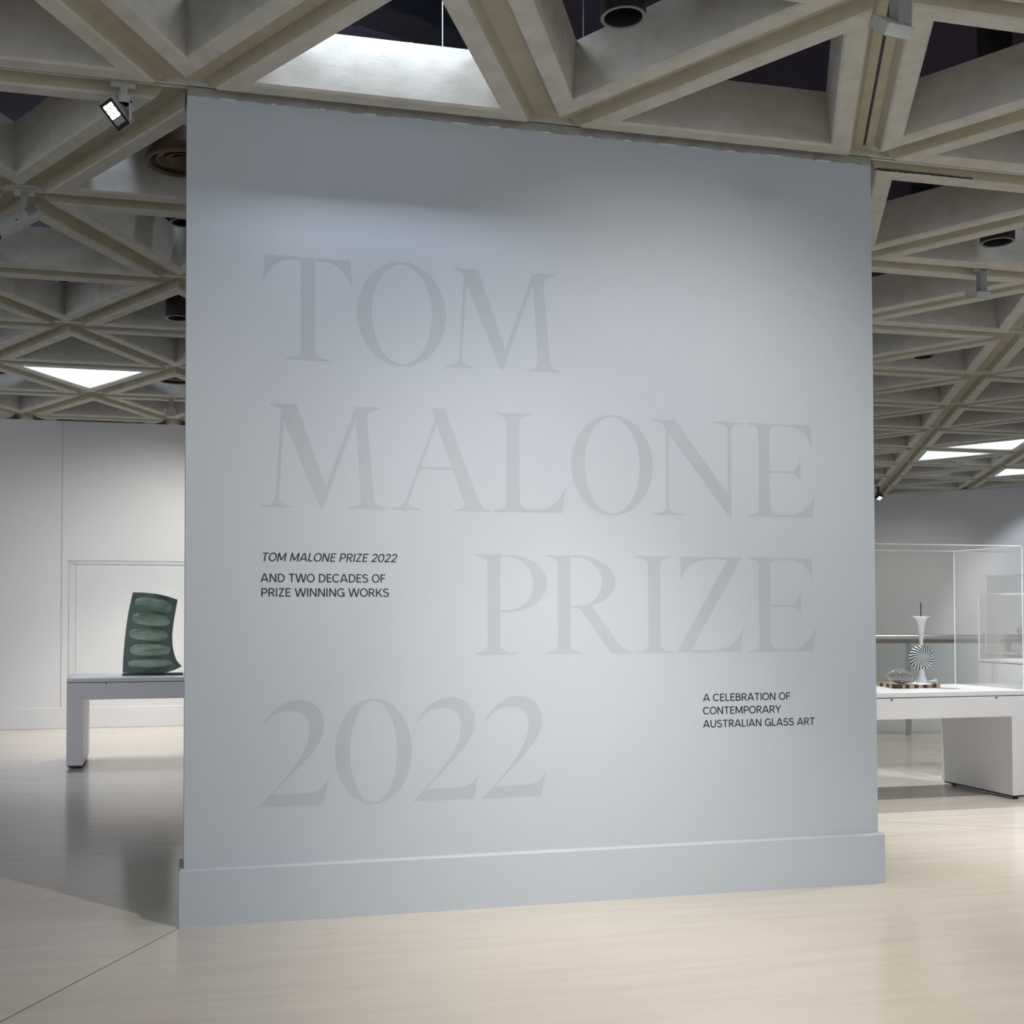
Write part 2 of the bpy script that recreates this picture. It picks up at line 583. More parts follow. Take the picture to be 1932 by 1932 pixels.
# rear right wall, running obliquely
P0, P1 = Vector((12.52, 15.52)), Vector((14.39, 13.45))
wd = (P1 - P0).normalized()
wn = Vector((-wd.y, wd.x))
ang = math.atan2(wd.y, wd.x)
WRM = Matrix.Translation((P0.x, P0.y, 0)) @ Matrix.Rotation(ang, 4, 'Z')
bm = B()
box(bm, -9, 12, 0, 0.2, 0, ZF + 0.02, mtx=WRM)
tag(obj('wall_rear', bm, M['white_wall']), 'far pale wall behind the glass balustrade on the right', 'wall', kind='structure')
bm = B()
box(bm, -9, 12, -0.014, 0, 0, 0.264, mtx=WRM)
tag(obj('baseboard_rear', bm, M['white_wall']), 'skirting board along the far right wall', 'baseboard', kind='structure')

# ceiling: one cast triangular coffer grid
def inside(p):
    return (-7.5 < p.x < 20) and (-6.5 < p.y < 18)


bm = B()
PROF = [(0.0, 0.062), (0.050, 0.062), (0.077, 0.010), (0.086, 0.0), (0.166, 0.0), (0.177, 0.011), (0.203, 0.27), (0.0, 0.27)]
for j in range(-5, 12):
    for i in range(-14, 18):
        for tri in ([(i, j), (i + 1, j), (i, j + 1)], [(i + 1, j), (i + 1, j + 1), (i, j + 1)]):
            ps = [node_xy(*q) for q in tri]
            c = (ps[0] + ps[1] + ps[2]) / 3
            if not inside(c):
                continue
            if c.y > LWY + 1.2 and c.x < 1.2:
                continue
            loops = []
            for ins, dz in PROF:
                loops.append([bm.verts.new((*(p + (c - p).normalized() * 2 * ins), ZF + dz)) for p in ps])
            for q_, (A, Bq) in enumerate(zip(loops, loops[1:])):
                for k in range(3):
                    k2 = (k + 1) % 3
                    f_ = bm.faces.new((A[k], A[k2], Bq[k2], Bq[k]))
                    f_.material_index = 1 if q_ < 2 else 0      # groove faces between the coffers take the darker olive tone
ceil = obj('ceiling', bm, M['concrete'])
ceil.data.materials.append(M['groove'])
tag(ceil, 'cast concrete ceiling grid of open triangular coffers', 'ceiling', kind='structure')
# dark void slab over the grid; unseen sides added to block ambient light
bm = B()
box(bm, -14, 24, -12, 26, ZF + 1.7, ZF + 1.9)
box(bm, -14, -13.8, -12, 26, ZF + 0.3, ZF + 1.7)
box(bm, 23.8, 24, -12, 26, ZF + 0.3, ZF + 1.7)
box(bm, -14, 24, -12, -11.8, ZF + 0.3, ZF + 1.7)
box(bm, -14, 24, 25.8, 26, ZF + 0.3, ZF + 1.7)
tag(obj('ceiling_void', bm, M['void']), 'dark purplish void above the open coffers', 'ceiling', kind='structure')
# open joint in the groove that runs forward from the right end of the title wall
bm = B()
d = Vector((0.5, 0.8660254))
A0 = node_xy(1, 0)
s0, s1 = 0.13, -3.4
for (t0, t1) in ((-0.11, -3.4),):
    pa, pb = A0 + d * t0, A0 + d * t1
    rm = Matrix.Translation((*((pa + pb) / 2), 0)) @ Matrix.Rotation(R(60), 4, 'Z')
    h = abs(t1 - t0) / 2
    box(bm, -h, h, -0.007, 0.007, ZF + 0.060, ZF + 0.066, mtx=rm)
tag(obj('trim_4', bm, M['gap']), 'narrow black open joint along the middle of a ceiling groove', 'trim', kind='structure')
# ragged black crack beside the wall's top right corner
bm = B()
up, dn = [], []
m_ = 60
for q in range(m_ + 1):
    t = q / m_
    xx = LAT + 0.13 + 0.62 * t
    th = 0.004 * (1 - 0.6 * t) + 0.002
    up.append((xx, ZF + 0.013 + th * random.uniform(0.4, 1)))
    dn.append((xx, ZF + 0.013 - th * random.uniform(0.4, 1)))
prism(bm, dn + up[::-1], 0.070, 0.080, lambda X, Z, D: (X, D - 0.45 * (Z - ZF - 0.013), Z))
tag(obj('trim_5', bm, M['gap']), 'ragged black seam in the groove right of the title wall', 'trim', kind='structure')

# ---------------------------------------------------------------- lettering
def q2(p0, c, p1, n=10):
    return [((1 - t) ** 2 * p0[0] + 2 * t * (1 - t) * c[0] + t * t * p1[0],
             (1 - t) ** 2 * p0[1] + 2 * t * (1 - t) * c[1] + t * t * p1[1]) for t in (k / n for k in range(n + 1))]


def c3(p0, a, b, p1, n=16):
    return [tuple((1 - t) ** 3 * p0[k] + 3 * t * (1 - t) ** 2 * a[k] + 3 * t * t * (1 - t) * b[k] + t ** 3 * p1[k] for k in (0, 1))
            for t in (q / n for q in range(n + 1))]


def bserif(xl, x0, x1, xr, t=0.016, b=0.085, y=0.0, up=1):
    """bracketed slab at the foot (up=1) or head (up=-1) of a stem x0..x1"""
    p = [(xl, y), (xr, y), (xr, y + up * t)]
    p += q2((xr, y + up * t), (x1 + 0.01, y + up * (t + 0.004)), (x1, y + up * b), 8)[1:]
    p += [(x0, y + up * b)]
    p += q2((x0, y + up * b), (x0 - 0.01, y + up * (t + 0.004)), (xl, y + up * t), 8)[1:]
    return p


def ring(cx, cy, rx, ry, ix, iy, icx=None, n=56, pw=1.0):
    icx = cx if icx is None else icx
    o = [(cx + rx * math.cos(2 * PI * k / n), cy + ry * math.sin(2 * PI * k / n)) for k in range(n)]
    i = [(icx + ix * math.cos(2 * PI * k / n), cy + iy * math.sin(2 * PI * k / n)) for k in range(n)]
    return ('ring', o, i)


def g_T():
    return [[(0.018, 1.0), (0.855, 1.0), (0.855, 0.972)] + [(0.0 + 0.018, 0.972)],
            [(0.018, 1.0)] + [(0.26, 0.985)] + q2((0.26, 0.974), (0.085, 0.96), (0.0, 0.704), 12),
            [(0.855, 1.0)] + [(0.61, 0.985)] + q2((0.61, 0.974), (0.79, 0.96), (0.869, 0.722), 12),
            [(0.366, 0.06), (0.503, 0.06), (0.503, 0.98), (0.366, 0.98)],
            bserif(0.233, 0.366, 0.503, 0.640)]


def g_O():
    return [ring(0.4495, 0.504, 0.4495, 0.520, 0.302, 0.498)]


def g_M():
    return [bserif(0.0, 0.141, 0.169, 0.296, b=0.10),
            [(0.139, 0.05), (0.171, 0.05), (0.222, 0.86), (0.19, 0.9)],
            [(0.089, 1.0), (0.340, 1.0), (0.625, 0.21), (0.598, -0.006), (0.574, 0.0), (0.215, 0.87)] + q2((0.200, 0.90), (0.19, 0.975), (0.089, 0.985), 8),
            [(0.585, 0.02), (0.602, 0.0), (0.94, 0.94), (0.900, 0.955), (0.62, 0.19)],
            [(0.905, 1.0), (1.153, 1.0), (1.153, 0.985)] + q2((1.153, 0.985), (1.045, 0.975), (1.030, 0.88), 8) + [(1.105, 0.06), (0.972, 0.06), (0.918, 0.89)],
            bserif(0.849, 0.972, 1.106, 1.219)]


def g_A():
    return [bserif(0.0, 0.118, 0.155, 0.282, b=0.09),
            [(0.118, 0.05), (0.155, 0.05), (0.462, 0.90), (0.432, 0.91)],
            [(0.402, 1.015), (0.533, 1.015), (0.898, 0.05), (0.745, 0.05), (0.440, 0.89)] + q2((0.440, 0.89), (0.436, 0.97), (0.402, 1.015), 6)[1:],
            [(0.262, 0.408), (0.62, 0.408), (0.612, 0.430), (0.268, 0.430)],
            bserif(0.632, 0.745, 0.898, 1.002)]


def g_L():
    return [bserif(0.0, 0.12, 0.262, 0.392, y=1.0, up=-1),
            [(0.12, 0.05), (0.262, 0.05), (0.262, 0.95), (0.12, 0.95)],
            [(0.0, 0.0), (0.716, 0.0), (0.754, 0.28)] + q2((0.754, 0.28), (0.66, 0.035), (0.46, 0.03), 10)[1:] + q2((0.36, 0.03), (0.275, 0.035), (0.262, 0.11), 6)
            + [(0.12, 0.085)] + q2((0.12, 0.085), (0.11, 0.02), (0.0, 0.016), 6)[1:]]


def g_N():
    return [bserif(0.0, 0.147, 0.175, 0.352, b=0.09),
            [(0.147, 0.05), (0.175, 0.05), (0.177, 0.86), (0.147, 0.9)],
            [(0.0, 1.0), (0.253, 1.0), (0.855, 0.225), (0.887, 0.1), (0.884, -0.018), (0.872, -0.018), (0.177, 0.855)]
            + [(0.147, 0.88)] + q2((0.147, 0.88), (0.12, 0.98), (0.0, 0.985), 8)[1:],
            [(0.847, 0.1), (0.887, 0.0), (0.887, 0.95), (0.847, 0.95)],
            bserif(0.68, 0.847, 0.887, 1.026, y=1.0, up=-1, b=0.09)]


def g_E():
    return [[(0.13, 0.03), (0.262, 0.03), (0.262, 0.97), (0.13, 0.97)],
            [(0.0, 1.0), (0.756, 1.0), (0.767, 0.752)] + q2((0.767, 0.752), (0.70, 0.965), (0.50, 0.972), 10)[1:] + q2((0.34, 0.972), (0.27, 0.968), (0.262, 0.92), 5)
            + [(0.13, 0.915)] + q2((0.13, 0.915), (0.12, 0.98), (0.0, 0.984), 6)[1:],
            [(0.0, 0.0), (0.767, 0.0), (0.807, 0.28)] + q2((0.807, 0.28), (0.72, 0.04), (0.50, 0.03), 10)[1:] + q2((0.36, 0.03), (0.275, 0.035), (0.262, 0.11), 6)
            + [(0.13, 0.085)] + q2((0.13, 0.085), (0.12, 0.02), (0.0, 0.016), 6)[1:],
            [(0.25, 0.474), (0.50, 0.474)] + q2((0.50, 0.474), (0.61, 0.466), (0.628, 0.368), 8)[1:] + q2((0.628, 0.672), (0.61, 0.504), (0.50, 0.497), 8) + [(0.25, 0.497)]]


def bowl(x0, xr, xi, yt, yb, th=0.02, tb=0.022):
    cy = (yt + yb) / 2
    ry = (yt - yb) / 2
    o, i = [], []
    ow, iw = xr - 0.34, xi - 0.34
    for k in range(21):
        a_ = PI / 2 - PI * k / 20
        o.append((0.34 + ow * math.cos(a_), cy + ry * math.sin(a_)))
        i.append((0.34 + iw * math.cos(a_), cy + (ry - th) * math.sin(a_)))
    return [(x0, yt)] + o + [(x0, yb), (x0, yb + th)] + i[::-1] + [(x0, yt - th)]


def g_P():
    return [[(0.129, 0.05), (0.262, 0.05), (0.262, 0.97), (0.129, 0.97)],
            [(0.0, 1.0), (0.27, 1.0), (0.27, 0.978), (0.262, 0.91), (0.129, 0.915)] + q2((0.129, 0.915), (0.12, 0.98), (0.0, 0.984), 6)[1:],
            bowl(0.25, 0.757, 0.610, 1.0, 0.424),
            bserif(0.0, 0.129, 0.262, 0.437)]


def g_R():
    return [[(0.131, 0.05), (0.268, 0.05), (0.268, 0.97), (0.131, 0.97)],
            [(0.0, 1.0), (0.27, 1.0), (0.27, 0.978), (0.268, 0.91), (0.131, 0.915)] + q2((0.131, 0.915), (0.12, 0.98), (0.0, 0.984), 6)[1:],
            bowl(0.25, 0.757, 0.612, 1.0, 0.466),
            [(0.355, 0.480), (0.500, 0.482), (0.775, 0.115)] + q2((0.775, 0.115), (0.84, 0.025), (0.944, 0.012), 8)[1:] + [(0.944, 0.0), (0.712, 0.0)],
            bserif(0.0, 0.131, 0.268, 0.392)]


def g_I():
    return [bserif(0.0, 0.131, 0.268, 0.398), [(0.131, 0.05), (0.268, 0.05), (0.268, 0.95), (0.131, 0.95)],
            bserif(0.0, 0.131, 0.268, 0.398, y=1.0, up=-1)]


def g_Z():
    return [[(0.0, 0.0), (0.160, 0.02), (0.750, 1.0), (0.584, 0.98)],
            [(0.042, 1.0), (0.750, 1.0), (0.735, 0.972)] + q2((0.38, 0.972), (0.12, 0.965), (0.046, 0.746), 10),
            [(0.0, 0.0), (0.728, 0.0), (0.767, 0.28)] + q2((0.767, 0.28), (0.68, 0.035), (0.42, 0.027), 10)[1:] + [(0.10, 0.027)]]


def g_2():
    out = c3((0.040, 0.775), (0.12, 0.93), (0.26, 1.012), (0.385, 1.012)) + c3((0.385, 1.012), (0.53, 1.012), (0.632, 0.91), (0.632, 0.765))[1:] \
        + c3((0.632, 0.765), (0.632, 0.56), (0.42, 0.40), (0.133, 0.115))[1:]
    inn = c3((0.0, 0.0), (0.34, 0.33), (0.489, 0.53), (0.489, 0.735)) + c3((0.489, 0.735), (0.489, 0.84), (0.415, 0.905), (0.308, 0.905))[1:] \
        + c3((0.308, 0.905), (0.19, 0.905), (0.11, 0.86), (0.046, 0.765))[1:]
    base = [(0.0, 0.0), (0.622, 0.0), (0.678, 0.264)] + q2((0.678, 0.264), (0.62, 0.122), (0.46, 0.118), 10)[1:] + [(0.125, 0.113)]
    return [out + inn[:], base]


def g_0():
    return [ring(0.38, 0.498, 0.38, 0.514, 0.232, 0.492)]


GL = {'T': g_T, 'O': g_O, 'M': g_M, 'A': g_A, 'L': g_L, 'N': g_N, 'E': g_E, 'P': g_P, 'R': g_R, 'I': g_I, 'Z': g_Z, '2': g_2, '0': g_0}
CAP = 0.497


def filled(bm, pts, ox, oz, sc, y0, y1):
    """fill a (possibly concave) outline and give it thickness"""
    from mathutils.geometry import tessellate_polygon
    clean = []
    for p in pts:
        if not clean or (abs(p[0] - clean[-1][0]) + abs(p[1] - clean[-1][1])) > 1e-6:
            clean.append(p)
    if (abs(clean[0][0] - clean[-1][0]) + abs(clean[0][1] - clean[-1][1])) < 1e-6:
        clean.pop()
    tris = tessellate_polygon([[Vector((p[0], p[1], 0)) for p in clean]])
    f = [bm.verts.new((ox + p[0] * sc, y0, oz + p[1] * sc)) for p in clean]
    b = [bm.verts.new((ox + p[0] * sc, y1, oz + p[1] * sc)) for p in clean]
    for t in tris:
        try:
            bm.faces.new([f[k] for k in t])
        except ValueError:
            pass
    n = len(clean)
    for k in range(n):
        k2 = (k + 1) % n
        bm.faces.new((f[k], f[k2], b[k2], b[k]))


def letter(ch, x, z, parent, y):
    bm = B()
    for n_, pc in enumerate(GL[ch]()):
        yf = -0.0004 - 0.00005 * n_          # each piece a hair prouder than the one before
        if pc[0] == 'ring':
            _, o, i = pc
            n = len(o)
            fo = [bm.verts.new((x + p[0] * CAP, yf, z + p[1] * CAP)) for p in o]
            fi = [bm.verts.new((x + p[0] * CAP, yf, z + p[1] * CAP)) for p in i]
            bo = [bm.verts.new((x + p[0] * CAP, -0.0002, z + p[1] * CAP)) for p in o]
            bi = [bm.verts.new((x + p[0] * CAP, -0.0002, z + p[1] * CAP)) for p in i]
            for k in range(n):
                k2 = (k + 1) % n
                bm.faces.new((fo[k], fo[k2], fi[k2], fi[k]))
                bm.faces.new((fo[k], bo[k], bo[k2], fo[k2]))
                bm.faces.new((fi[k], fi[k2], bi[k2], bi[k]))
        else:
            filled(bm, pc, x, z, CAP, yf, -0.0002)
    return obj('letter', bm, M['vinyl'], parent)


LINES = [
    ([('T', -1.442), ('O', -0.987), ('M', -0.546)], 1.219, 'large pale grey serif word TOM at the top of the title wall'),
    ([('M', -1.449), ('A', -0.813), ('L', -0.292), ('O', 0.111), ('N', 0.559), ('E', 1.094)], 0.506, 'widest large pale grey serif word, second line on the title wall'),
    ([('P', -0.395), ('R', -0.028), ('I', 0.462), ('Z', 0.686), ('E', 1.091)], -0.205, 'large pale grey serif word PRIZE on the right of the title wall'),
    ([('2', -1.458), ('0', -1.093), ('2', -0.711), ('2', -0.363)], -0.914, 'large pale grey serif numerals 2022 near the foot of the title wall'),
]
LINES[0] = (LINES[0][0], LINES[0][1], 'large pale grey serif three-letter word, topmost line on the title wall')
for chars, bz, lab in LINES:
    t = thing('title_lettering', lab, 'lettering', (0, WY, 0), 'large pale vinyl lettering')
    for ch, x in chars:
        letter(ch, x, bz + EYE, t, 0.0)


def arc(cx, cy, rx, ry, a0, a1, n=14):
    return [(cx + rx * math.cos(R(a0 + (a1 - a0) * k / n)), cy + ry * math.sin(R(a0 + (a1 - a0) * k / n))) for k in range(n + 1)]


SW = 0.132          # stroke weight of the sans lettering, in cap heights
h_ = SW / 2
lo_, hi_ = h_, 1 - h_
SANS = {
    'A': (0.84, [[(0.06, 0), (0.395, 1.0)], [(0.445, 1.0), (0.78, 0)], [(0.17, 0.29), (0.67, 0.29)]]),
    'B': (0.70, [[(0.12, 0), (0.12, 1)], [(0.12, hi_), (0.38, hi_)] + arc(0.38, 0.745, 0.20, hi_ - 0.745, 90, -90)[1:] + [(0.12, 0.745 - (hi_ - 0.745))],
                 [(0.12, 0.549), (0.40, 0.549)] + arc(0.40, (0.549 + lo_) / 2, 0.23, (0.549 - lo_) / 2, 90, -90)[1:] + [(0.12, lo_)]]),
    'C': (0.78, [arc(0.42, 0.5, 0.36, 0.5 - h_ + 0.015, 42, 318, 26)]),
    'D': (0.78, [[(0.12, 0), (0.12, 1)], [(0.12, hi_), (0.34, hi_)] + arc(0.34, 0.5, 0.37, 0.5 - h_, 90, -90, 20)[1:] + [(0.12, lo_)]]),
    'E': (0.62, [[(0.12, 0), (0.12, 1)], [(0.12, hi_), (0.58, hi_)], [(0.12, 0.52), (0.53, 0.52)], [(0.12, lo_), (0.58, lo_)]]),
    'F': (0.60, [[(0.12, 0), (0.12, 1)], [(0.12, hi_), (0.57, hi_)], [(0.12, 0.50), (0.52, 0.50)]]),
    'G': (0.82, [arc(0.42, 0.5, 0.36, 0.5 - h_ + 0.015, 40, 330, 26), [(0.46, 0.46), (0.78, 0.46)], [(0.735, 0.50), (0.735, 0.0)]]),
    'I': (0.24, [[(0.12, 0), (0.12, 1)]]),
    'K': (0.74, [[(0.12, 0), (0.12, 1)], [(0.12, 0.33), (0.66, 1.0)], [(0.31, 0.54), (0.70, 0)]]),
    'L': (0.57, [[(0.12, 0), (0.12, 1)], [(0.12, lo_), (0.54, lo_)]]),
    'M': (0.98, [[(0.12, 0), (0.12, 1)], [(0.14, 1.0), (0.475, 0.14)], [(0.505, 0.14), (0.84, 1.0)], [(0.86, 0), (0.86, 1)]]),
    'N': (0.82, [[(0.12, 0), (0.12, 1)], [(0.14, 1.0), (0.68, 0.0)], [(0.70, 0), (0.70, 1)]]),
    'O': (0.84, [arc(0.42, 0.5, 0.36, 0.5 - h_ + 0.015, 0, 360, 36)]),
    'P': (0.68, [[(0.12, 0), (0.12, 1)], [(0.12, hi_), (0.38, hi_)] + arc(0.38, 0.68, 0.235, hi_ - 0.68, 90, -90)[1:] + [(0.12, 0.68 - (hi_ - 0.68))]]),
    'R': (0.72, [[(0.12, 0), (0.12, 1)], [(0.12, hi_), (0.38, hi_)] + arc(0.38, 0.70, 0.23, hi_ - 0.70, 90, -90)[1:] + [(0.12, 0.70 - (hi_ - 0.70))], [(0.38, 0.44), (0.65, 0)]]),
    'S': (0.68, [arc(0.335, 0.735, 0.245, hi_ + 0.015 - 0.735, 25, 180, 14) + [(0.11, 0.66), (0.17, 0.585), (0.335, 0.53), (0.50, 0.47), (0.585, 0.38)] + arc(0.335, 0.27, 0.265, 0.27 - lo_ + 0.015, 5, -160, 14)]),
    'T': (0.68, [[(0.03, hi_), (0.65, hi_)], [(0.34, 0), (0.34, 1)]]),
    'U': (0.80, [[(0.12, 1), (0.12, 0.36)] + arc(0.40, 0.33, 0.28, 0.33 - lo_ + 0.012, 180, 360, 18) + [(0.68, 0.36), (0.68, 1)]]),
    'W': (1.16, [[(0.05, 1), (0.295, 0)], [(0.325, 0), (0.565, 1)], [(0.595, 1), (0.835, 0)], [(0.865, 0), (1.11, 1)]]),
    'Y': (0.74, [[(0.06, 1), (0.375, 0.42)], [(0.68, 1), (0.365, 0.42)], [(0.37, 0.46), (0.37, 0)]]),
    'Z': (0.66, [[(0.07, hi_), (0.60, hi_)], [(0.545, 1.0), (0.105, 0.0)], [(0.06, lo_), (0.61, lo_)]]),
    '0': (0.70, [arc(0.35, 0.5, 0.275, 0.5 - h_ + 0.015, 0, 360, 32)]),
    '2': (0.66, [arc(0.33, 0.70, 0.235, hi_ + 0.015 - 0.70, 170, -25, 16) + [(0.48, 0.52), (0.09, lo_), (0.61, lo_)]]),
}


def ribbon(bm, pts, fn, w):
    P = [Vector(p) for p in pts]
    closed = (P[0] - P[-1]).length < 1e-4
    if closed:
        P = P[:-1]
    n = len(P)
    L_, R_ = [], []
    for k in range(n):
        a = P[k - 1] if (k > 0 or closed) else None
        b = P[(k + 1) % n] if (k < n - 1 or closed) else None
        d0 = (P[k] - a).normalized() if a is not None else (b - P[k]).normalized()
        d1 = (b - P[k]).normalized() if b is not None else d0
        n0, n1 = Vector((-d0.y, d0.x)), Vector((-d1.y, d1.x))
        m = (n0 + n1)
        m = m.normalized() if m.length > 1e-6 else n0
        s_ = min(1.0 / max(0.25, m.dot(n0)), 3.2)
        L_.append(bm.verts.new(fn(*(P[k] + m * w * s_))))
        R_.append(bm.verts.new(fn(*(P[k] - m * w * s_))))
    for k in range(n if closed else n - 1):
        k2 = (k + 1) % n
        bm.faces.new((L_[k], R_[k], R_[k2], L_[k2]))


def text_line(s, x0, x1, z, cap, parent, shear=0.0):
    tot, adv = 0.0, []
    for ch in s:
        adv.append(tot)
        tot += 0.34 if ch == ' ' else SANS[ch][0] + 0.045
    tot -= 0.045
    k = (x1 - x0) / (tot + shear)
    for ch, a in zip(s, adv):
        if ch == ' ':
            continue
        bm = B()
        for n_, st in enumerate(SANS[ch][1]):
            fn = lambda X, Z: (x0 + (a + X + shear * Z) * k, -0.0010 - 0.00006 * n_, z + min(max(Z, -0.015), 1.015) * cap)
            ribbon(bm, st, fn, h_)
        obj('letter', bm, M['text'], parent)


t = thing('caption_lettering', 'small black italic caption line on the left of the title wall', 'lettering', (0, WY, 0), 'small black wall captions')
text_line('TOM MALONE PRIZE 2022', -1.446, -0.784, 0.2485 + EYE, 0.0405, t, 0.18)
t = thing('caption_lettering', 'small black two-line upright caption below the italic line', 'lettering', (0, WY, 0), 'small black wall captions')
text_line('AND TWO DECADES OF', -1.448, -0.846, 0.149 + EYE, 0.0405, t)
text_line('PRIZE WINNING WORKS', -1.447, -0.828, 0.080 + EYE, 0.0405, t)
t = thing('caption_lettering', 'small black three-line caption at the lower right of the title wall', 'lettering', (0, WY, 0), 'small black wall captions')
text_line('A CELEBRATION OF', 0.830, 1.334, -0.4595 + EYE, 0.039, t)
text_line('CONTEMPORARY', 0.829, 1.278, -0.527 + EYE, 0.039, t)
text_line('AUSTRALIAN GLASS ART', 0.829, 1.476, -0.5955 + EYE, 0.039, t)

# ---------------------------------------------------------------- lighting tracks
def track(j, x0, x1, label):
    y = LAT * 0.8660254 * j
    t = thing('lighting_track', label, 'track', (0, y, ZF), 'lighting tracks in the ceiling grooves')
    bm = B()
    for (ya, yb, za, zb) in ((-0.026, -0.008, 0.040, 0.0615), (0.008, 0.026, 0.040, 0.0615), (-0.008, 0.008, 0.054, 0.0615)):
        box(bm, x0, x1, ya, yb, za, zb)
    obj('rail', bm, M['track'], t)
    bm = B()
    box(bm, x0, x1, -0.0075, 0.0075, 0.0525, 0.0539)
    tag(obj('slot', bm, M['black'], t), 'black slot')
    return t


track(-1, -3.0, 5.0, 'grey lighting track nearest the camera, above the top frame edge')
track(0, -4.0, 5.2, 'grey lighting track above the head of the title wall')
track(1, -5.0, 7.0, 'grey lighting track of the first groove behind the title wall')
track(2, -5.0, 8.0, 'grey lighting track of the second groove behind the title wall')
track(3, -6.0, 9.0, 'grey lighting track of the third groove behind the title wall')
track(4, -6.0, 9.5, 'grey lighting track of the fourth groove behind the title wall')
track(5, -6.0, 11.0, 'grey lighting track of the fifth groove behind the title wall')

# ---------------------------------------------------------------- track spotlights
def mtx(rows, loc):
    m = Matrix(rows).to_4x4()
    return Matrix.Translation(loc) @ m


# lit flood beside the wall's top left corner
sx, sy = -2.084, 0.0
t = thing('track_spotlight', 'lit square-faced spotlight with white lens left of the title wall head', 'spotlight', (sx, sy, ZF), 'track spotlights')
SM = mtx([[-0.7344, -0.6291, 0.2546], [0.5849, -0.3965, 0.7075], [-0.3442, 0.6686, 0.6592]], (-2.1253 - sx, 0.0 - sy, 2.3213 + EYE - ZF))
w, l, dd = 0.041, 0.071, 0.085
bm = B()
v = [(-w, -l, 0), (w, -l, 0), (w, l, 0), (-w, l, 0)]
lo = [bm.verts.new(SM @ Vector(p)) for p in v]
md = [bm.verts.new(SM @ Vector((p[0], p[1], 0.055))) for p in v]
hi = [bm.verts.new(SM @ Vector((p[0] * 0.75, p[1] * 0.8, dd + 0.01))) for p in v]
for A, Bq in ((lo, md), (md, hi)):
    for k in range(4):
        bm.faces.new((A[k], A[(k + 1) % 4], Bq[(k + 1) % 4], Bq[k]))
bm.faces.new(lo[::-1])
bm.faces.new(hi)
obj('lamp_head', bm, M['grey_metal'], t)
bm = B()
box(bm, -w + 0.003, w - 0.003, -l + 0.003, l - 0.003, -0.002, 0.001, mtx=SM)
bez = obj('bezel', bm, M['black'], t)
bm = B()
for r_ in range(3):
    for q in range(2):
        x0, y0 = -0.026 + q * 0.0265, 0.056 - (r_ + 1) * 0.0235
        box(bm, x0, x0 + 0.0245, y0, y0 + 0.0215, -0.004, -0.0015, bev=0.004, mtx=SM)
tag(obj('lens', bm, M['led'], bez), 'glowing white lens')
bm = B()
box(bm, -0.026, 0.026, -0.047, -0.0185, -0.003, -0.0015, mtx=SM)
obj('baffle', bm, M['dark_grey_metal'], bez)
bm = B()
box(bm, -0.016, 0.016, -0.016, 0.016, -0.04, 0.012)
lathe(bm, [(0.0, -0.075), (0.034, -0.075), (0.034, -0.04), (0.0, -0.04)], 20)
obj('stem', bm, M['grey_metal'], t)
bm = B()
box(bm, 0.022, 0.034, -0.02, 0.02, -0.155, -0.055)
box(bm, -0.03, 0.034, -0.02, 0.02, -0.075, -0.063)
obj('yoke', bm, M['grey_metal'], t)
bm = B()
box(bm, -0.06, 0.05, -0.02, 0.02, 0.010, 0.038)
obj('track_adapter', bm, M['track'], t)

# white cylinder projector at the left edge
sx, sy = -2.70, 1.5643
t = thing('track_spotlight', 'pale cylindrical perforated spotlight at the left edge of the ceiling', 'spotlight', (sx, sy, ZF), 'track spotlights')
pa = on_y(72, 396, 1.56) - Vector((sx, sy, ZF))
pb = on_y(-8, 436, 1.50) - Vector((sx, sy, ZF))
ax = (pb - pa)
ql = ax.to_track_quat('Z', 'Y').to_matrix().to_4x4()
CM = Matrix.Translation(pa) @ ql
Lc = ax.length
bm = B()
rr = 0.053
lathe(bm, [(0.0, 0.0), (rr * 0.86, 0.0), (rr * 0.97, 0.006), (rr, 0.018), (rr, Lc * 0.5), (rr + 0.001, Lc * 0.5 + 0.001), (rr + 0.001, Lc), (0.0, Lc)], 36, CM)
obj('lamp_body', bm, M['grey_metal'], t, smooth=True)
bm = B()
lathe(bm, [(0.0, Lc + 0.0005), (rr - 0.001, Lc + 0.0005), (rr + 0.002, Lc + 0.004), (rr - 0.002, Lc + 0.022), (0.0, Lc + 0.02)], 32, CM)
obj('snoot', bm, M['black'], t, smooth=True)
bm = B()
up = (CM.inverted().to_3x3() @ Vector((0.15, -0.75, -0.3)))
a0 = math.atan2(up.y, up.x)
for r_ in range(9):
    for q in range(9):
        zz = 0.022 + r_ * 0.0072
        if q > 8 - r_ * 0.2:
            continue
        aa = a0 + 0.15 + (q - 1 + 0.5 * (r_ % 2)) * 0.135
        pm = CM @ Matrix.Translation((rr * math.cos(aa), rr * math.sin(aa), zz)) @ Vector((math.cos(aa), math.sin(aa), 0)).to_track_quat('Z', 'Y').to_matrix().to_4x4()
        lathe(bm, [(0.0, 0.0006), (0.0026, 0.0006), (0.0026, -0.001), (0.0, -0.001)], 6, pm)
tag(obj('vent_holes', bm, M['black'], t), 'rows of small black vent holes', kind='stuff')
for zz, da, r_ in ((Lc * 0.56, 0.2, 0.0055), (Lc * 0.62, -0.25, 0.0035), (Lc * 0.45, 0.5, 0.003)):
    aa = a0 + da
    pm = CM @ Matrix.Translation((rr * math.cos(aa), rr * math.sin(aa), zz)) @ Vector((math.cos(aa), math.sin(aa), 0)).to_track_quat('Z', 'Y').to_matrix().to_4x4()
    bm = B()
    lathe(bm, [(0.0, 0.0016), (r_, 0.0016), (r_, -0.001), (0.0, -0.001)], 10, pm)
    obj('screw', bm, M['black'], t)
bm = B()
box(bm, -0.019, 0.019, -0.062, -0.05, -0.145, 0.0, bev=0.003)
box(bm, -0.019, 0.019, -0.062, 0.015, -0.004, 0.012)
obj('arm', bm, M['dark_grey_metal'], t)
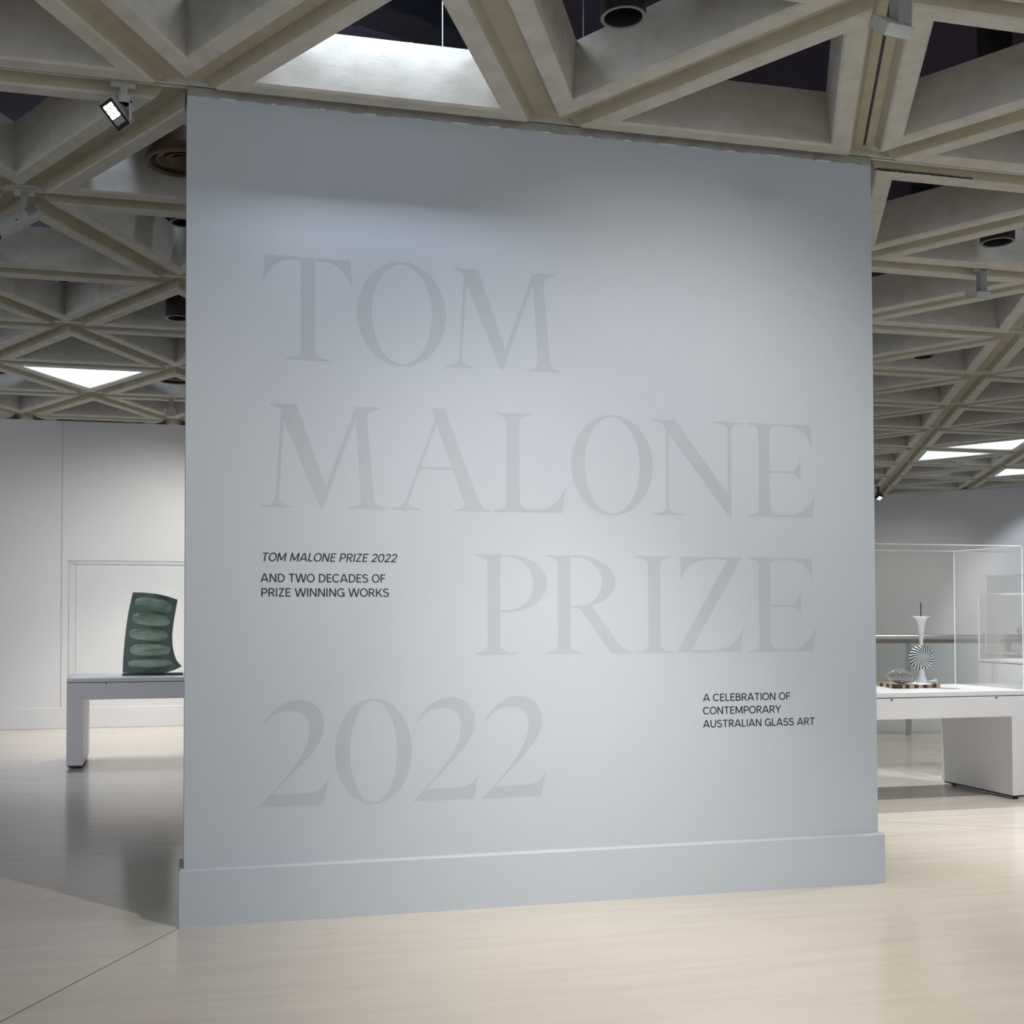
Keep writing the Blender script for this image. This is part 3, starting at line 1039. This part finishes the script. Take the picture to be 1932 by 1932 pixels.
bm = B()
box(bm, -0.06, 0.05, -0.02, 0.02, 0.010, 0.038)
obj('track_adapter', bm, M['track'], t)


def box_spot(sx, sy, corner, rows, dims, stem, label, mat_head='grey_metal'):
    """a flat box head hung from a square stem; corner and axes of the head given"""
    t = thing('track_spotlight', label, 'spotlight', (sx, sy, ZF), 'track spotlights')
    hm = mtx(rows, Vector(corner) - Vector((sx, sy, ZF)))
    a_, b_, h_h = dims
    bm = B()
    box(bm, -a_, 0, 0, b_, -h_h, 0, bev=0.002, mtx=hm)
    obj('lamp_head', bm, M[mat_head], t)
    bm = B()
    box(bm, -a_ + 0.008, -0.008, 0.008, b_ - 0.008, -h_h - 0.002, -h_h + 0.001, mtx=hm)
    obj('lens', bm, M['black'], t)
    top = hm @ Vector((-a_ / 2, b_ / 2, -h_h / 2))
    bm = B()
    x0, w_ = stem
    box(bm, x0 - sx - w_, x0 - sx + w_, -w_, w_, top.z, 0.02)
    box(bm, x0 - sx - w_ * 0.6, x0 - sx + w_ * 0.6, min(top.y, -w_), max(top.y, w_), top.z - 0.008, top.z + 0.008)
    obj('stem', bm, M['dark_grey_metal'], t)
    bm = B()
    box(bm, x0 - sx - 0.05, x0 - sx + 0.05, -0.02, 0.02, 0.010, 0.038)
    obj('track_adapter', bm, M['track'], t)
    return t


box_spot(0.90, -1.5643, (0.8227, -1.635, 2.2773 + EYE), [[0.0313, 0.9976, 0.0611], [-0.7541, 0.0637, -0.6537], [-0.6561, -0.0256, 0.7543]],
         (0.124, 0.121, 0.047), (on_y(1699, 20, -1.5643).x, 0.029), 'grey box spotlight on a stem at the top right of the ceiling')
box_spot(3.82, 1.5643, (3.7343, 1.494, 2.2923 + EYE), [[0.138, 0.9904, 0.0009], [-0.9378, 0.1309, -0.3216], [-0.3186, 0.0435, 0.9469]],
         (0.116, 0.124, 0.043), (on_y(1852, 530, 1.5643).x, 0.025), 'grey T-shaped box spotlight hanging right of the title wall')
hc = on_y(323, 776, 7.8215)
cg, sg = math.cos(R(13)), math.sin(R(13))
box_spot(hc.x, 7.8215, (hc.x - 0.06, 7.77, hc.z + 0.03), [[sg, cg, 0], [-cg, sg, 0], [0, 0, 1]], (0.11, 0.12, 0.075), (hc.x, 0.026),
         'small grey box spotlight near the rear left wall')
# lit lamp far right
sx, sy = on_y(1657, 925, 14.08).x, 14.08
t = thing('track_spotlight', 'tiny lit spotlight at the far end of the right bay', 'spotlight', (sx, sy, ZF), 'track spotlights')
hc = on_y(1659.5, 940, 14.08) - Vector((sx, sy, ZF))
hm = Matrix.Translation(hc) @ Matrix.Rotation(R(-13), 4, 'Z') @ Matrix.Rotation(R(-40), 4, 'X') @ Matrix.Rotation(R(25), 4, 'Z')
bm = B()
box(bm, -0.055, 0.055, -0.055, 0.055, 0.0, 0.07, mtx=hm)
obj('lamp_head', bm, M['black'], t)
bm = B()
box(bm, -0.042, 0.042, -0.042, 0.042, -0.003, 0.0, mtx=hm)
tag(obj('lens', bm, M['led'], t), 'glowing white lens')
bm = B()
box(bm, -0.015, 0.015, -0.015, 0.015, hc.z + 0.03, 0.062)
obj('stem', bm, M['black'], t)

# ---------------------------------------------------------------- downlights and air vents
def downlight(u, v, wpx, dz, label, length=0.55):
    c = on_z(u, v, ZF + dz)
    length = ZF + 1.7 - c.z
    depth = (CROT.inverted() @ (c - CAM)).z * -1
    r = wpx / FPX * depth / 2
    t = thing('downlight', label, 'downlight', c, 'black tube downlights in the coffers')
    bm = B()
    lathe(bm, [(r, 0.002), (r, length), (0.0, length)], 36, cap=False)
    lathe(bm, [(r * 0.84, 0.004), (r * 0.80, length * 0.7), (0.0, length * 0.7)], 36, cap=False)
    obj('tube', bm, M['downlight'], t, smooth=True)
    bm = B()
    lathe(bm, [(r * 0.84, 0.004), (r * 0.84, 0.0), (r, 0.0), (r, 0.004)], 36, cap=False)
    obj('rim', bm, M['rim'], t, smooth=True)
    return t


downlight(1176, 34, 86, 0.03, 'large black tube downlight at the top, above the title wall')
downlight(1882, 458, 60, 0.0, 'black tube downlight right of the title wall, below the stemmed spotlights')
downlight(1742, 674, 40, 0.03, 'small dark downlight halfway down the right ceiling')
downlight(1693.5, 784, 31, 0.04, 'small dark downlight in the right ceiling near the wall edge')
downlight(1651, 852, 30, 0.03, 'smallest dark downlight half hidden at the title wall right edge')
downlight(1911, 717, 27, 0.04, 'dark downlight at the right frame edge above the bright coffers')
downlight(336, 601, 46, -0.04, 'black tube downlight cut by the left edge of the title wall', 0.6)
downlight(121, 531, 25, 0.05, 'small dark downlight deep in a left coffer')
downlight(346, 421, 50, 0.14, 'ringed dark downlight high in a coffer left of the title wall')


def vent(u, v, wpx, dz, label):
    c = on_z(u, v, ZF + dz)
    depth = (CROT.inverted() @ (c - CAM)).z * -1
    r = wpx / FPX * depth / 2
    t = thing('ceiling_vent', label, 'air vent', c, 'round brown air vents in the coffers')
    bm = B()
    lathe(bm, [(r * 0.84, 0.012), (r * 0.88, 0.0), (r * 0.97, 0.004), (r, 0.014), (r * 0.96, 0.035), (r * 0.8, 0.07), (r * 0.8, 0.5), (0, 0.5)], 48, cap=False)
    obj('housing', bm, M['bronze'], t, smooth=True)
    for k, f in enumerate((0.62, 0.40, 0.18)):
        bm = B()
        lathe(bm, [(r * f * 0.62, 0.055), (r * f, 0.020 + 0.004 * k), (r * f * 1.12, 0.024 + 0.004 * k), (r * f * 0.76, 0.062)], 48, cap=False)
        obj('cone_ring', bm, M['bronze'], t, smooth=True)
    return t


vent(345, 311, 142, 0.10, 'large round brown air vent beside the title wall upper left edge')
vent(336, 718, 84, 0.06, 'round brown air vent low in the left ceiling by the wall edge')
vent(-2, 702, 40, 0.05, 'round brown air vent cut by the left frame edge')
vent(1930, 790, 70, 0.06, 'round brown air vent cut by the right frame edge')

# suspension wires and duct in the void
def wire(u, v, y, label):
    p = on_y(u, v, y)
    bm = B()
    lathe(bm, [(0.0025, 0), (0.0025, ZF + 1.7 - p.z)], 8)
    o = obj('suspension_wire', bm, M['grey_metal'], None, loc=p)
    tag(o, label, 'wire', 'wires in the ceiling void')


wire(835, 95, -0.17, 'thin pale suspension wire seen through the bright white coffer')
wire(1101, 82, -0.3, 'thin dark suspension wire seen left of the large downlight')
pA, pB = on_z(650, 18, ZF + 1.1), on_z(835, 78, ZF + 1.1)
dm = (pA + pB) / 2
t = thing('air_duct', 'dark blue duct crossing the void over the bright white coffer', 'duct', dm)
bm = B()
an = math.atan2(pB.y - pA.y, pB.x - pA.x)
dl = (pB - pA).length / 2
box(bm, -dl - 0.5, dl + 0.35, -0.13, 0.13, 0.0, 0.26, bev=0.02, mtx=Matrix.Rotation(an, 4, 'Z'))
obj('duct_body', bm, M['duct'], t)
bm = B()
for q in (-0.6 * dl, 0.6 * dl):
    box(bm, q - 0.012, q + 0.012, -0.135, 0.135, -0.006, ZF + 1.7 - dm.z, mtx=Matrix.Rotation(an, 4, 'Z'))
obj('hanger', bm, M['duct'], t)

# ---------------------------------------------------------------- display tables
TZ = EYE - 0.605


def plinth_table(x0, x1, y0, y1, label, group, gapx):
    t = thing('display_table', label, 'table', ((x0 + x1) / 2, (y0 + y1) / 2, 0), group)
    hx, hy = (x1 - x0) / 2, (y1 - y0) / 2
    bm = B()
    box(bm, -hx, hx, -hy, hy, TZ - 0.036, TZ, bev=0.003)
    obj('tabletop', bm, M['white'], t)
    bm = B()
    box(bm, -hx + 0.004, hx - 0.004, -hy + 0.004, hy - 0.004, TZ - 0.042, TZ - 0.036)
    obj('shadow_gap', bm, M['gap'], t)
    bm = B()
    box(bm, -hx, hx, -hy, hy, TZ - 0.20, TZ - 0.042, bev=0.002)
    obj('apron', bm, M['white'], t)
    for s in (-1, 1):
        bm = B()
        xa, xb = (-hx, -hx + 0.147) if s < 0 else (hx - 0.147, hx)
        box(bm, xa, xb, -hy, hy, 0.03, TZ - 0.20, bev=0.002)
        lg = obj('leg', bm, M['white'], t)
        bm = B()
        box(bm, xa + 0.012, xb - 0.012, -hy + 0.012, hy - 0.012, 0.016, 0.03)
        obj('base_plate', bm, M['gap'], lg)
        for q in (-1, 1):
            bm = B()
            lathe(bm, [(0.018, 0.0), (0.018, 0.016)], 16, Matrix.Translation(((xa + xb) / 2, q * (hy - 0.06), 0)))
            obj('foot', bm, M['black'], lg)
    for gx in gapx:
        bm = B()
        lathe(bm, [(0.007, -0.002), (0.007, 0.003)], 12, Matrix.Translation((gx - (x0 + x1) / 2, -hy, TZ - 0.052)) @ Matrix.Rotation(R(90), 4, 'X'))
        obj('lock', bm, M['black'], t)
    return t


def cover(x0, x1, y0, y1, z0, z1, label, group):
    t = thing('acrylic_cover', label, 'display cover', ((x0 + x1) / 2, (y0 + y1) / 2, z0), group)
    hx, hy, h = (x1 - x0) / 2, (y1 - y0) / 2, z1 - z0
    e = 0.004
    for nm, (a, b, c, d_, f, g) in {'pane': (-hx, hx, -hy, -hy + e, 0, h), 'pane ': (-hx, hx, hy - e, hy, 0, h),
                                    'pane  ': (-hx, -hx + e, -hy + e, hy - e, 0, h), 'pane   ': (hx - e, hx, -hy + e, hy - e, 0, h),
                                    'top_pane': (-hx + e, hx - e, -hy + e, hy - e, h - e, h)}.items():
        bm = B()
        # a sheet: one face in the middle of its thickness
        if b - a < 0.01:
            m0 = (a + b) / 2
            vs = [(m0, c, f), (m0, d_, f), (m0, d_, g), (m0, c, g)]
        elif d_ - c < 0.01:
            m0 = (c + d_) / 2
            vs = [(a, m0, f), (b, m0, f), (b, m0, g), (a, m0, g)]
        else:
            m0 = (f + g) / 2
            vs = [(a, c, m0), (b, c, m0), (b, d_, m0), (a, d_, m0)]
        bm.faces.new([bm.verts.new(q) for q in vs])
        obj(nm.strip(), bm, M['acrylic'], t)
    for sx_ in (-1, 1):
        for sy_ in (-1, 1):
            bm = B()
            box(bm, sx_ * hx - 0.003, sx_ * hx + 0.003, sy_ * hy - 0.003, sy_ * hy + 0.003, 0, h)
            obj('edge', bm, M['edge'], t)
    for (a, b, c, d_) in ((-hx, hx, -hy, -hy), (-hx, hx, hy, hy), (-hx, -hx, -hy, hy), (hx, hx, -hy, hy)):
        bm = B()
        box(bm, a - 0.003, b + 0.003, c - 0.003, d_ + 0.003, h - 0.006, h)
        obj('edge', bm, M['edge'], t)
    return t


LX0, LX1, LY0, LY1 = -2.785, -0.6, 5.70, 6.62
plinth_table(LX0, LX1, LY0, LY1, 'white two-legged display table left of the title wall, under green glass', 'white display tables', (-2.43,))
cover(LX0 + 0.01, LX1 - 0.01, LY0 + 0.01, LY1 - 0.03, TZ, EYE + 0.50, 'clear acrylic cover over the green glass panel', 'clear display covers')
RX0, RX1, RY0, RY1 = 2.30, 4.64, 2.12, 2.95
plinth_table(RX0, RX1, RY0, RY1, 'white two-legged display table right of the title wall, under striped glass', 'white display tables', (on_y(1682, 1313, RY0).x, on_y(1879.5, 1308, RY0).x))
cover(RX0 + 0.01, RX1 - 0.01, RY0 + 0.03, RY1 - 0.01, TZ, EYE + 0.525, 'clear acrylic cover over the striped glass on the right table', 'clear display covers')

# green glass panel
GY = 6.22
t = thing('glass_sculpture', 'tall curved dark green glass panel with five pale ovals', 'glass sculpture', (0, GY, 0))
def gp(u, v):
    p = on_y(u, v, GY)
    return (p.x, p.z)
def c1p(x, y):
    return gp(80 + x * 300 / 1260, 1020 + y * 460 / 1932)
left = [(637, 1045), (640, 950), (650, 820), (664, 690), (684, 560), (704, 470), (718, 412)]
top = [(718, 412), (800, 414), (900, 424), (990, 443), (1072, 470)]
right = [(1072, 470), (1055, 560), (1040, 650), (1029, 740), (1031, 830), (1044, 900), (1065, 955), (1105, 1000)]
bot = [(1105, 1000), (1050, 1025), (985, 1046), (900, 1052), (770, 1052), (700, 1050), (637, 1045)]
outl = []
for seg in (left, top, right, bot):
    outl += [c1p(*q) for q in seg[:-1]]
zb = min(p[1] for p in outl)
outl = [(x, z - zb + TZ + 0.014) for x, z in outl]
bm = B()
# loft from left edge to right edge, bowed in depth, 0.09 m thick
def interp(seg, n):
    L_ = [0]
    P_ = [Vector(c1p(*q)) for q in seg]
    for a_, b2 in zip(P_, P_[1:]):
        L_.append(L_[-1] + (b2 - a_).length)
    r_ = []
    for k in range(n + 1):
        s_ = L_[-1] * k / n
        for q in range(len(P_) - 1):
            if s_ <= L_[q + 1] + 1e-9:
                f_ = (s_ - L_[q]) / (L_[q + 1] - L_[q])
                r_.append(P_[q].lerp(P_[q + 1], f_))
                break
    return r_
NU, NV = 16, 24
Lf = interp(left, NV)
Rt = interp(right[::-1], NV)
Bt = interp(bot[::-1], NU)
Tp = interp(top, NU)
dzz = TZ + 0.014 - zb
def surf(u_, v_):
    """Coons patch over the four edges"""
    iu, iv = u_ * NU, v_ * NV
    def smp(arr, x_):
        k = min(int(x_), len(arr) - 2)
        return arr[k].lerp(arr[k + 1], x_ - k)
    l_, r_, b_2, t_ = smp(Lf, iv), smp(Rt, iv), smp(Bt, iu), smp(Tp, iu)
    p = l_ * (1 - u_) + r_ * u_ + b_2 * (1 - v_) + t_ * v_ - (Lf[0] * (1 - u_) * (1 - v_) + Rt[0] * u_ * (1 - v_) + Lf[-1] * (1 - u_) * v_ + Rt[-1] * u_ * v_)
    return p
def sdepth(u_, v_):
    return 0.05 * math.sin(PI * u_) - 0.06 * (1 - v_) ** 2 * u_
grids = []
for off in (-0.045, 0.045):
    g_ = []
    for a_ in range(NV + 1):
        row = []
        for c_2 in range(NU + 1):
            p = surf(c_2 / NU, a_ / NV)
            row.append(bm.verts.new((p.x, off - sdepth(c_2 / NU, a_ / NV), p.y + dzz)))
        g_.append(row)
    grids.append(g_)
F_, K_ = grids
for g_ in grids:
    for a_ in range(NV):
        for c_2 in range(NU):
            bm.faces.new((g_[a_][c_2], g_[a_][c_2 + 1], g_[a_ + 1][c_2 + 1], g_[a_ + 1][c_2]))
for a_ in range(NV):
    for c_2 in (0, NU):
        bm.faces.new((F_[a_][c_2], F_[a_ + 1][c_2], K_[a_ + 1][c_2], K_[a_][c_2]))
for c_2 in range(NU):
    for a_ in (0, NV):
        bm.faces.new((F_[a_][c_2], F_[a_][c_2 + 1], K_[a_][c_2 + 1], K_[a_][c_2]))
obj('panel', bm, M['green_glass'], t, smooth=True)
for (x0, x1, yl, yr, hh) in ((736, 1028, 494, 528, 104), (712, 1012, 614, 640, 98), (688, 1000, 735, 754, 96), (692, 1016, 864, 868, 96), (680, 1034, 976, 974, 70)):
    bm = B()
    xm, ym = (x0 + x1) / 2, (yl + yr) / 2
    sl = (yr - yl) / (x1 - x0)
    n = 40
    rings_ = []
    for sc_, dp in ((1.0, 0.0), (0.96, -0.010), (0.86, -0.014), (0.6, -0.017), (0.3, -0.019), (0.1, -0.0195)):
        rg = []
        for k in range(n):
            a_ = 2 * PI * k / n
            ex = 2.0 / 2.9
            cx_ = math.copysign(abs(math.cos(a_)) ** ex, math.cos(a_)) * (x1 - x0) / 2 * (sc_ if sc_ == 1 else 1 - (1 - sc_) * 0.5)
            cy_ = math.copysign(abs(math.sin(a_)) ** ex, math.sin(a_)) * hh / 2 * sc_
            X_, Z_ = c1p(xm + cx_, ym + cy_ + sl * cx_)
            # depth of the front face there
            fr_ = (xm + cx_ - 640) / 440.0
            fv = max(0, min(1, (1045 - (ym + cy_)) / 600.0))
            rg.append(bm.verts.new((X_, -0.0445 - sdepth(max(0, min(1, fr_)), fv) + dp, Z_ + dzz)))
        rings_.append(rg)
    for A, Bq in zip(rings_, rings_[1:]):
        for k in range(n):
            bm.faces.new((A[k], A[(k + 1) % n], Bq[(k + 1) % n], Bq[k]))
    bm.faces.new(rings_[-1])
    tag(obj('oval', bm, M['green_oval'], t, smooth=True), 'pale green carved oval')
pbl, pbr = on_y(231, 1271, GY - 0.05), on_y(345, 1270, GY - 0.05)
bm = B()
box(bm, pbl.x, pbr.x, GY - 0.14, GY + 0.14, TZ, TZ + 0.014)
tag(obj('base_plate', bm, M['black']), 'thin black base plate under the green glass panel', 'base plate')

# black and white glass on a chequered board
BYc = 2.52
def rp(x, y, yy):     # pixel in the zoomed crop (1640,1120)-(1800,1310)
    return on_y(1640 + x * 160 / 1627, 1120 + y * 190 / 1932, yy)
def rz_(x, y):
    return on_z(1640 + x * 160 / 1627, 1120 + y * 190 / 1932, TZ)
t = thing('chequered_board', 'flat board edged with alternating pale and dark wood blocks', 'board', (4.05, 2.7, TZ))
F0 = rz_(530, 1826)
FL = rz_(142, 1772)
FR = rz_(1318, 1805)
FRb = rz_(1400, 1785)
# front edge, left edge
fx = (FR - F0)
def block_row(pa, pb, cuts, depth_dir, dep):
    d_ = pb - pa
    for k in range(len(cuts) - 1):
        m_ = M['wood_dark'] if cuts[k][1] else M['wood_light']
        a_, b2 = pa + d_ * cuts[k][0], pa + d_ * cuts[k + 1][0]
        q_ = [(a_.x, a_.y), (b2.x, b2.y), (b2.x + depth_dir.x * dep, b2.y + depth_dir.y * dep), (a_.x + depth_dir.x * dep, a_.y + depth_dir.y * dep)]
        bm = B()
        prism(bm, q_, 0.0, 0.030, lambda X, Y, D: (X - 4.05, Y - 2.7, D))
        tag(obj('block', bm, m_, t), 'dark wood block' if cuts[k][1] else 'pale wood block')
dv = (F0 - FL)
inw = Vector((-fx.y, fx.x, 0)).normalized()
fc = [(0.0, 1), (0.09, 0), (0.20, 1), (0.305, 0), (0.42, 1), (0.525, 0), (0.64, 1), (0.745, 0), (0.862, 1), (0.965, 0), (1.06, 0)]
block_row(F0, FR, fc, inw, 0.055)
inl = Vector((-dv.y, dv.x, 0)).normalized()
if inl.x < 0:
    inl = -inl
lc = [(0.0, 0), (0.16, 1), (0.33, 0), (0.48, 1), (0.64, 0), (0.80, 1), (0.985, 1)]
block_row(FL, F0, lc, inl, 0.05)
bm = B()
pe = FR + fx * 0.05
hexa = [(F0 + inw * 0.02 + fx * 0.02), FR + inw * 0.02, pe + inw * 0.16, F0 + inw * 0.30 + fx * 0.5, FL + inw * 0.02 + fx * 0.12, FL + inl * 0.02 + fx * 0.02]
prism(bm, [(p.x - 4.05, p.y - 2.7) for p in hexa], 0.001, 0.029, lambda X, Y, D: (X, Y, D))
obj('board_top', bm, M['wood_light'], t)
BT = TZ + 0.030
SY = 2.60

cx_s = rp(1000, 1215, SY)
t = thing('glass_sculpture', 'upright glass sculpture with black and white swirled disc between white trumpets', 'glass sculpture', (cx_s.x, SY, BT), 'black and white glass')
def hz(y):
    return rp(1000, y, SY).z - BT
kx = (rp(1100, 1215, SY).x - rp(1000, 1215, SY).x) / 100.0     # metres per crop pixel
z0 = 0.0
zs = lambda y: max(0.0, hz(y) - hz(1722)) if hz(1722) > 0 else hz(y) - hz(1722)
bm = B()
pr = [(178, 1722), (160, 1712), (120, 1690), (85, 1650), (62, 1590), (48, 1530), (36, 1450), (30, 1420)]
lathe(bm, [(0.0, 0.0)] + [(r_ * kx, zs(y_)) for r_, y_ in pr] + [(0.0, zs(1420))], 36, cap=False)
obj('foot_trumpet', bm, M['opal'], t, smooth=True)
bm = B()
prf = []
rad = 208 * kx
for k in range(25):
    a_ = -PI / 2 + PI * k / 24
    prf.append((rad * math.cos(a_), 0.36 * rad * math.sin(a_)))
lathe(bm, prf, 64, Matrix.Rotation(R(90), 4, 'X'), cap=False)
dsc = obj('disc', bm, M['swirl'], t, smooth=True, loc=(0, 0, zs(1215)))
dsc.rotation_euler = (0, 0, R(-14))
tag(dsc, 'black and white swirl striped disc')
for y_ in (1020, 1425):
    bm = B()
    prf = [(0.035 * 0 + 40 * kx * math.cos(a_), 14 * kx * math.sin(a_)) for a_ in [(-PI / 2 + PI * k / 10) for k in range(11)]]
    lathe(bm, prf, 24, Matrix.Translation((0, 0, zs(y_))), cap=False)
    obj('collar', bm, M['clear_glass'], t, smooth=True)
bm = B()
pr = [(24, 1015), (27, 930), (33, 840), (42, 740), (54, 640), (72, 540), (92, 480), (112, 452), (156, 432)]
pr2 = [(152, 428), (105, 440), (80, 470)]
lathe(bm, [(0.0, zs(1015))] + [(r_ * kx, zs(y_)) for r_, y_ in pr] + [(r_ * kx, zs(y_)) for r_, y_ in pr2] + [(0, zs(520))], 40, cap=False)
obj('trumpet', bm, M['opal'], t, smooth=True)
bm = B()
lathe(bm, [(10 * kx, zs(560)), (10 * kx, zs(172)), (6 * kx, zs(164))], 12)
tag(obj('rod', bm, M['stick'], t), 'thin dark rod')

px = rp(575, 1600, SY - 0.02)
t = thing('glass_sculpture', 'pointed striped glass ovoid lying on its side on the board', 'glass sculpture', (px.x, SY - 0.02, BT), 'black and white glass')
bm = B()
pr = [(-255, 0), (-238, 6), (-222, 20), (-190, 52), (-140, 90), (-80, 116), (0, 128), (80, 120), (150, 96), (200, 64), (222, 40), (225, 0)]
lathe(bm, [(r_ * kx, x_ * kx) for x_, r_ in pr], 48, Matrix.Rotation(R(90), 4, 'Y'), cap=False)
ov = obj('ovoid', bm, M['helix'], t, smooth=True, loc=(0, 0, 136 * kx))
ov.rotation_euler = (0, R(8), R(-10))
bm = B()
lathe(bm, [(0, 0), (40 * kx, 0), (50 * kx, 12 * kx), (40 * kx, 26 * kx), (0, 34 * kx)], 28, Matrix.Translation((212 * kx, -0.04 * 0, 128 * kx - 28 * kx)) @ Matrix.Rotation(R(98), 4, 'Y'), cap=False)
tag(obj('end_cap', bm, M['opal'], t, smooth=True), 'white rounded end')

px = rp(1215, 1660, SY - 0.03)
t = thing('glass_sculpture', 'small white glass horn lying at the right end of the board', 'glass sculpture', (px.x, SY - 0.03, BT), 'black and white glass')
bm = B()
pr = [(-72, 6), (-50, 16), (0, 22), (30, 30), (48, 46), (54, 46), (40, 10), (36, 0)]
lathe(bm, [(r_ * kx, x_ * kx) for x_, r_ in pr], 28, Matrix.Translation((0, 0, 47 * kx)) @ Matrix.Rotation(R(90), 4, 'Y'), cap=False)
obj('horn', bm, M['opal'], t, smooth=True)

# plinths behind the right table
def plinth(xl, yb, w_, d_, zt, zc, label, clabel):
    t = thing('display_plinth', label, 'plinth', (xl + w_ / 2, yb - d_ / 2, 0), 'white plinths behind the right table')
    bm = B()
    box(bm, -w_ / 2, w_ / 2, -d_ / 2, d_ / 2, 0.0, zt - 0.03, bev=0.002)
    obj('plinth_body', bm, M['white'], t)
    bm = B()
    box(bm, -w_ / 2 - 0.0, w_ / 2, -d_ / 2, d_ / 2, zt - 0.022, zt, bev=0.002)
    obj('plinth_top', bm, M['white'], t)
    bm = B()
    box(bm, -w_ / 2 + 0.006, w_ / 2 - 0.006, -d_ / 2 + 0.006, d_ / 2 - 0.006, zt - 0.03, zt - 0.022)
    obj('shadow_gap', bm, M['gap'], t)
    cover(xl + 0.005, xl + w_ - 0.005, yb - d_ + 0.005, yb - 0.005, zt, zc, clabel, 'clear display covers')


plinth(4.948, 3.054, 0.75, 0.62, EYE - 0.40, EYE + 0.165, 'white plinth just behind the right display table end', 'lower clear acrylic cover behind the right table')
plinth(5.807, 4.023, 0.80, 0.70, EYE - 0.38, EYE + 0.36, 'white plinth at the right edge carrying a glass vase', 'taller clear acrylic cover round the glass vase')
vz = EYE - 0.38
vy = 3.72
va = on_y(1943, 1200, vy)
t = thing('glass_vase', 'clear blown glass vase cut by the right frame edge', 'vase', (va.x, vy, vz))
bm = B()
sca = 11.0 / FPX
pr = [(0.0, 1229), (7, 1229), (8, 1226), (12, 1220), (17, 1205), (20, 1192), (21, 1184), (17, 1181), (14, 1178), (8, 1173), (5, 1168), (4, 1160), (0, 1159)]
lathe(bm, [(r_ * sca, (1229 - y_) * sca) for r_, y_ in pr], 40, cap=False)
obj('vase_body', bm, M['clear_glass'], t, smooth=True)
bm = B()
lathe(bm, [(18.5 * sca, 45.5 * sca), (21.3 * sca, 45.5 * sca), (21.3 * sca, 39 * sca), (19.3 * sca, 36 * sca)], 40, cap=False)
obj('vase_band', bm, M['opal'], t, smooth=True)

# glass balustrade
b0, b1 = on_z(1600, 1387, 0), on_z(2000, 1386, 0)
bd = Vector((b1.x - b0.x, b1.y - b0.y, 0)).normalized()
bang = math.atan2(bd.y, bd.x)
t = thing('glass_balustrade', 'glass balustrade with steel handrail across the right bay', 'balustrade', (b0.x, b0.y, 0), None, bang)
Lb = (b1 - b0).length
dist = 13.35
zrail = EYE - (1203.0 - 1157.0) / FPX * dist
bm = B()
lathe(bm, [(0.026, -0.5), (0.026, Lb + 1.0)], 20, Matrix.Translation((0, -0.06, zrail)) @ Matrix.Rotation(R(90), 4, 'Y'))
obj('handrail', bm, M['steel'], t, smooth=True)
bm = B()
box(bm, -0.5, Lb + 1.0, -0.03, 0.03, zrail - 0.075, zrail - 0.03)
obj('rail_channel', bm, M['timber'], t)
xs_ = []
for u in (1715.5, 1908):
    p = on_z(u, 1387, 0)
    xs_.append((Vector((p.x, p.y, 0)) - Vector((b0.x, b0.y, 0))).dot(bd))
for x_ in xs_:
    bm = B()
    box(bm, x_ - 0.022, x_ + 0.022, -0.03, 0.03, 0.0, zrail - 0.03)
    obj('post', bm, M['post'], t)
edges = [-0.5] + xs_ + [Lb + 1.0]
for a_, b2 in zip(edges, edges[1:]):
    bm = B()
    vs = [(a_ + 0.02, 0.0, 0.03), (b2 - 0.04, 0.0, 0.03), (b2 - 0.04, 0.0, zrail - 0.075), (a_ + 0.02, 0.0, zrail - 0.075)]
    bm.faces.new([bm.verts.new(q) for q in vs])
    obj('glass_panel', bm, M['green_pane'], t)
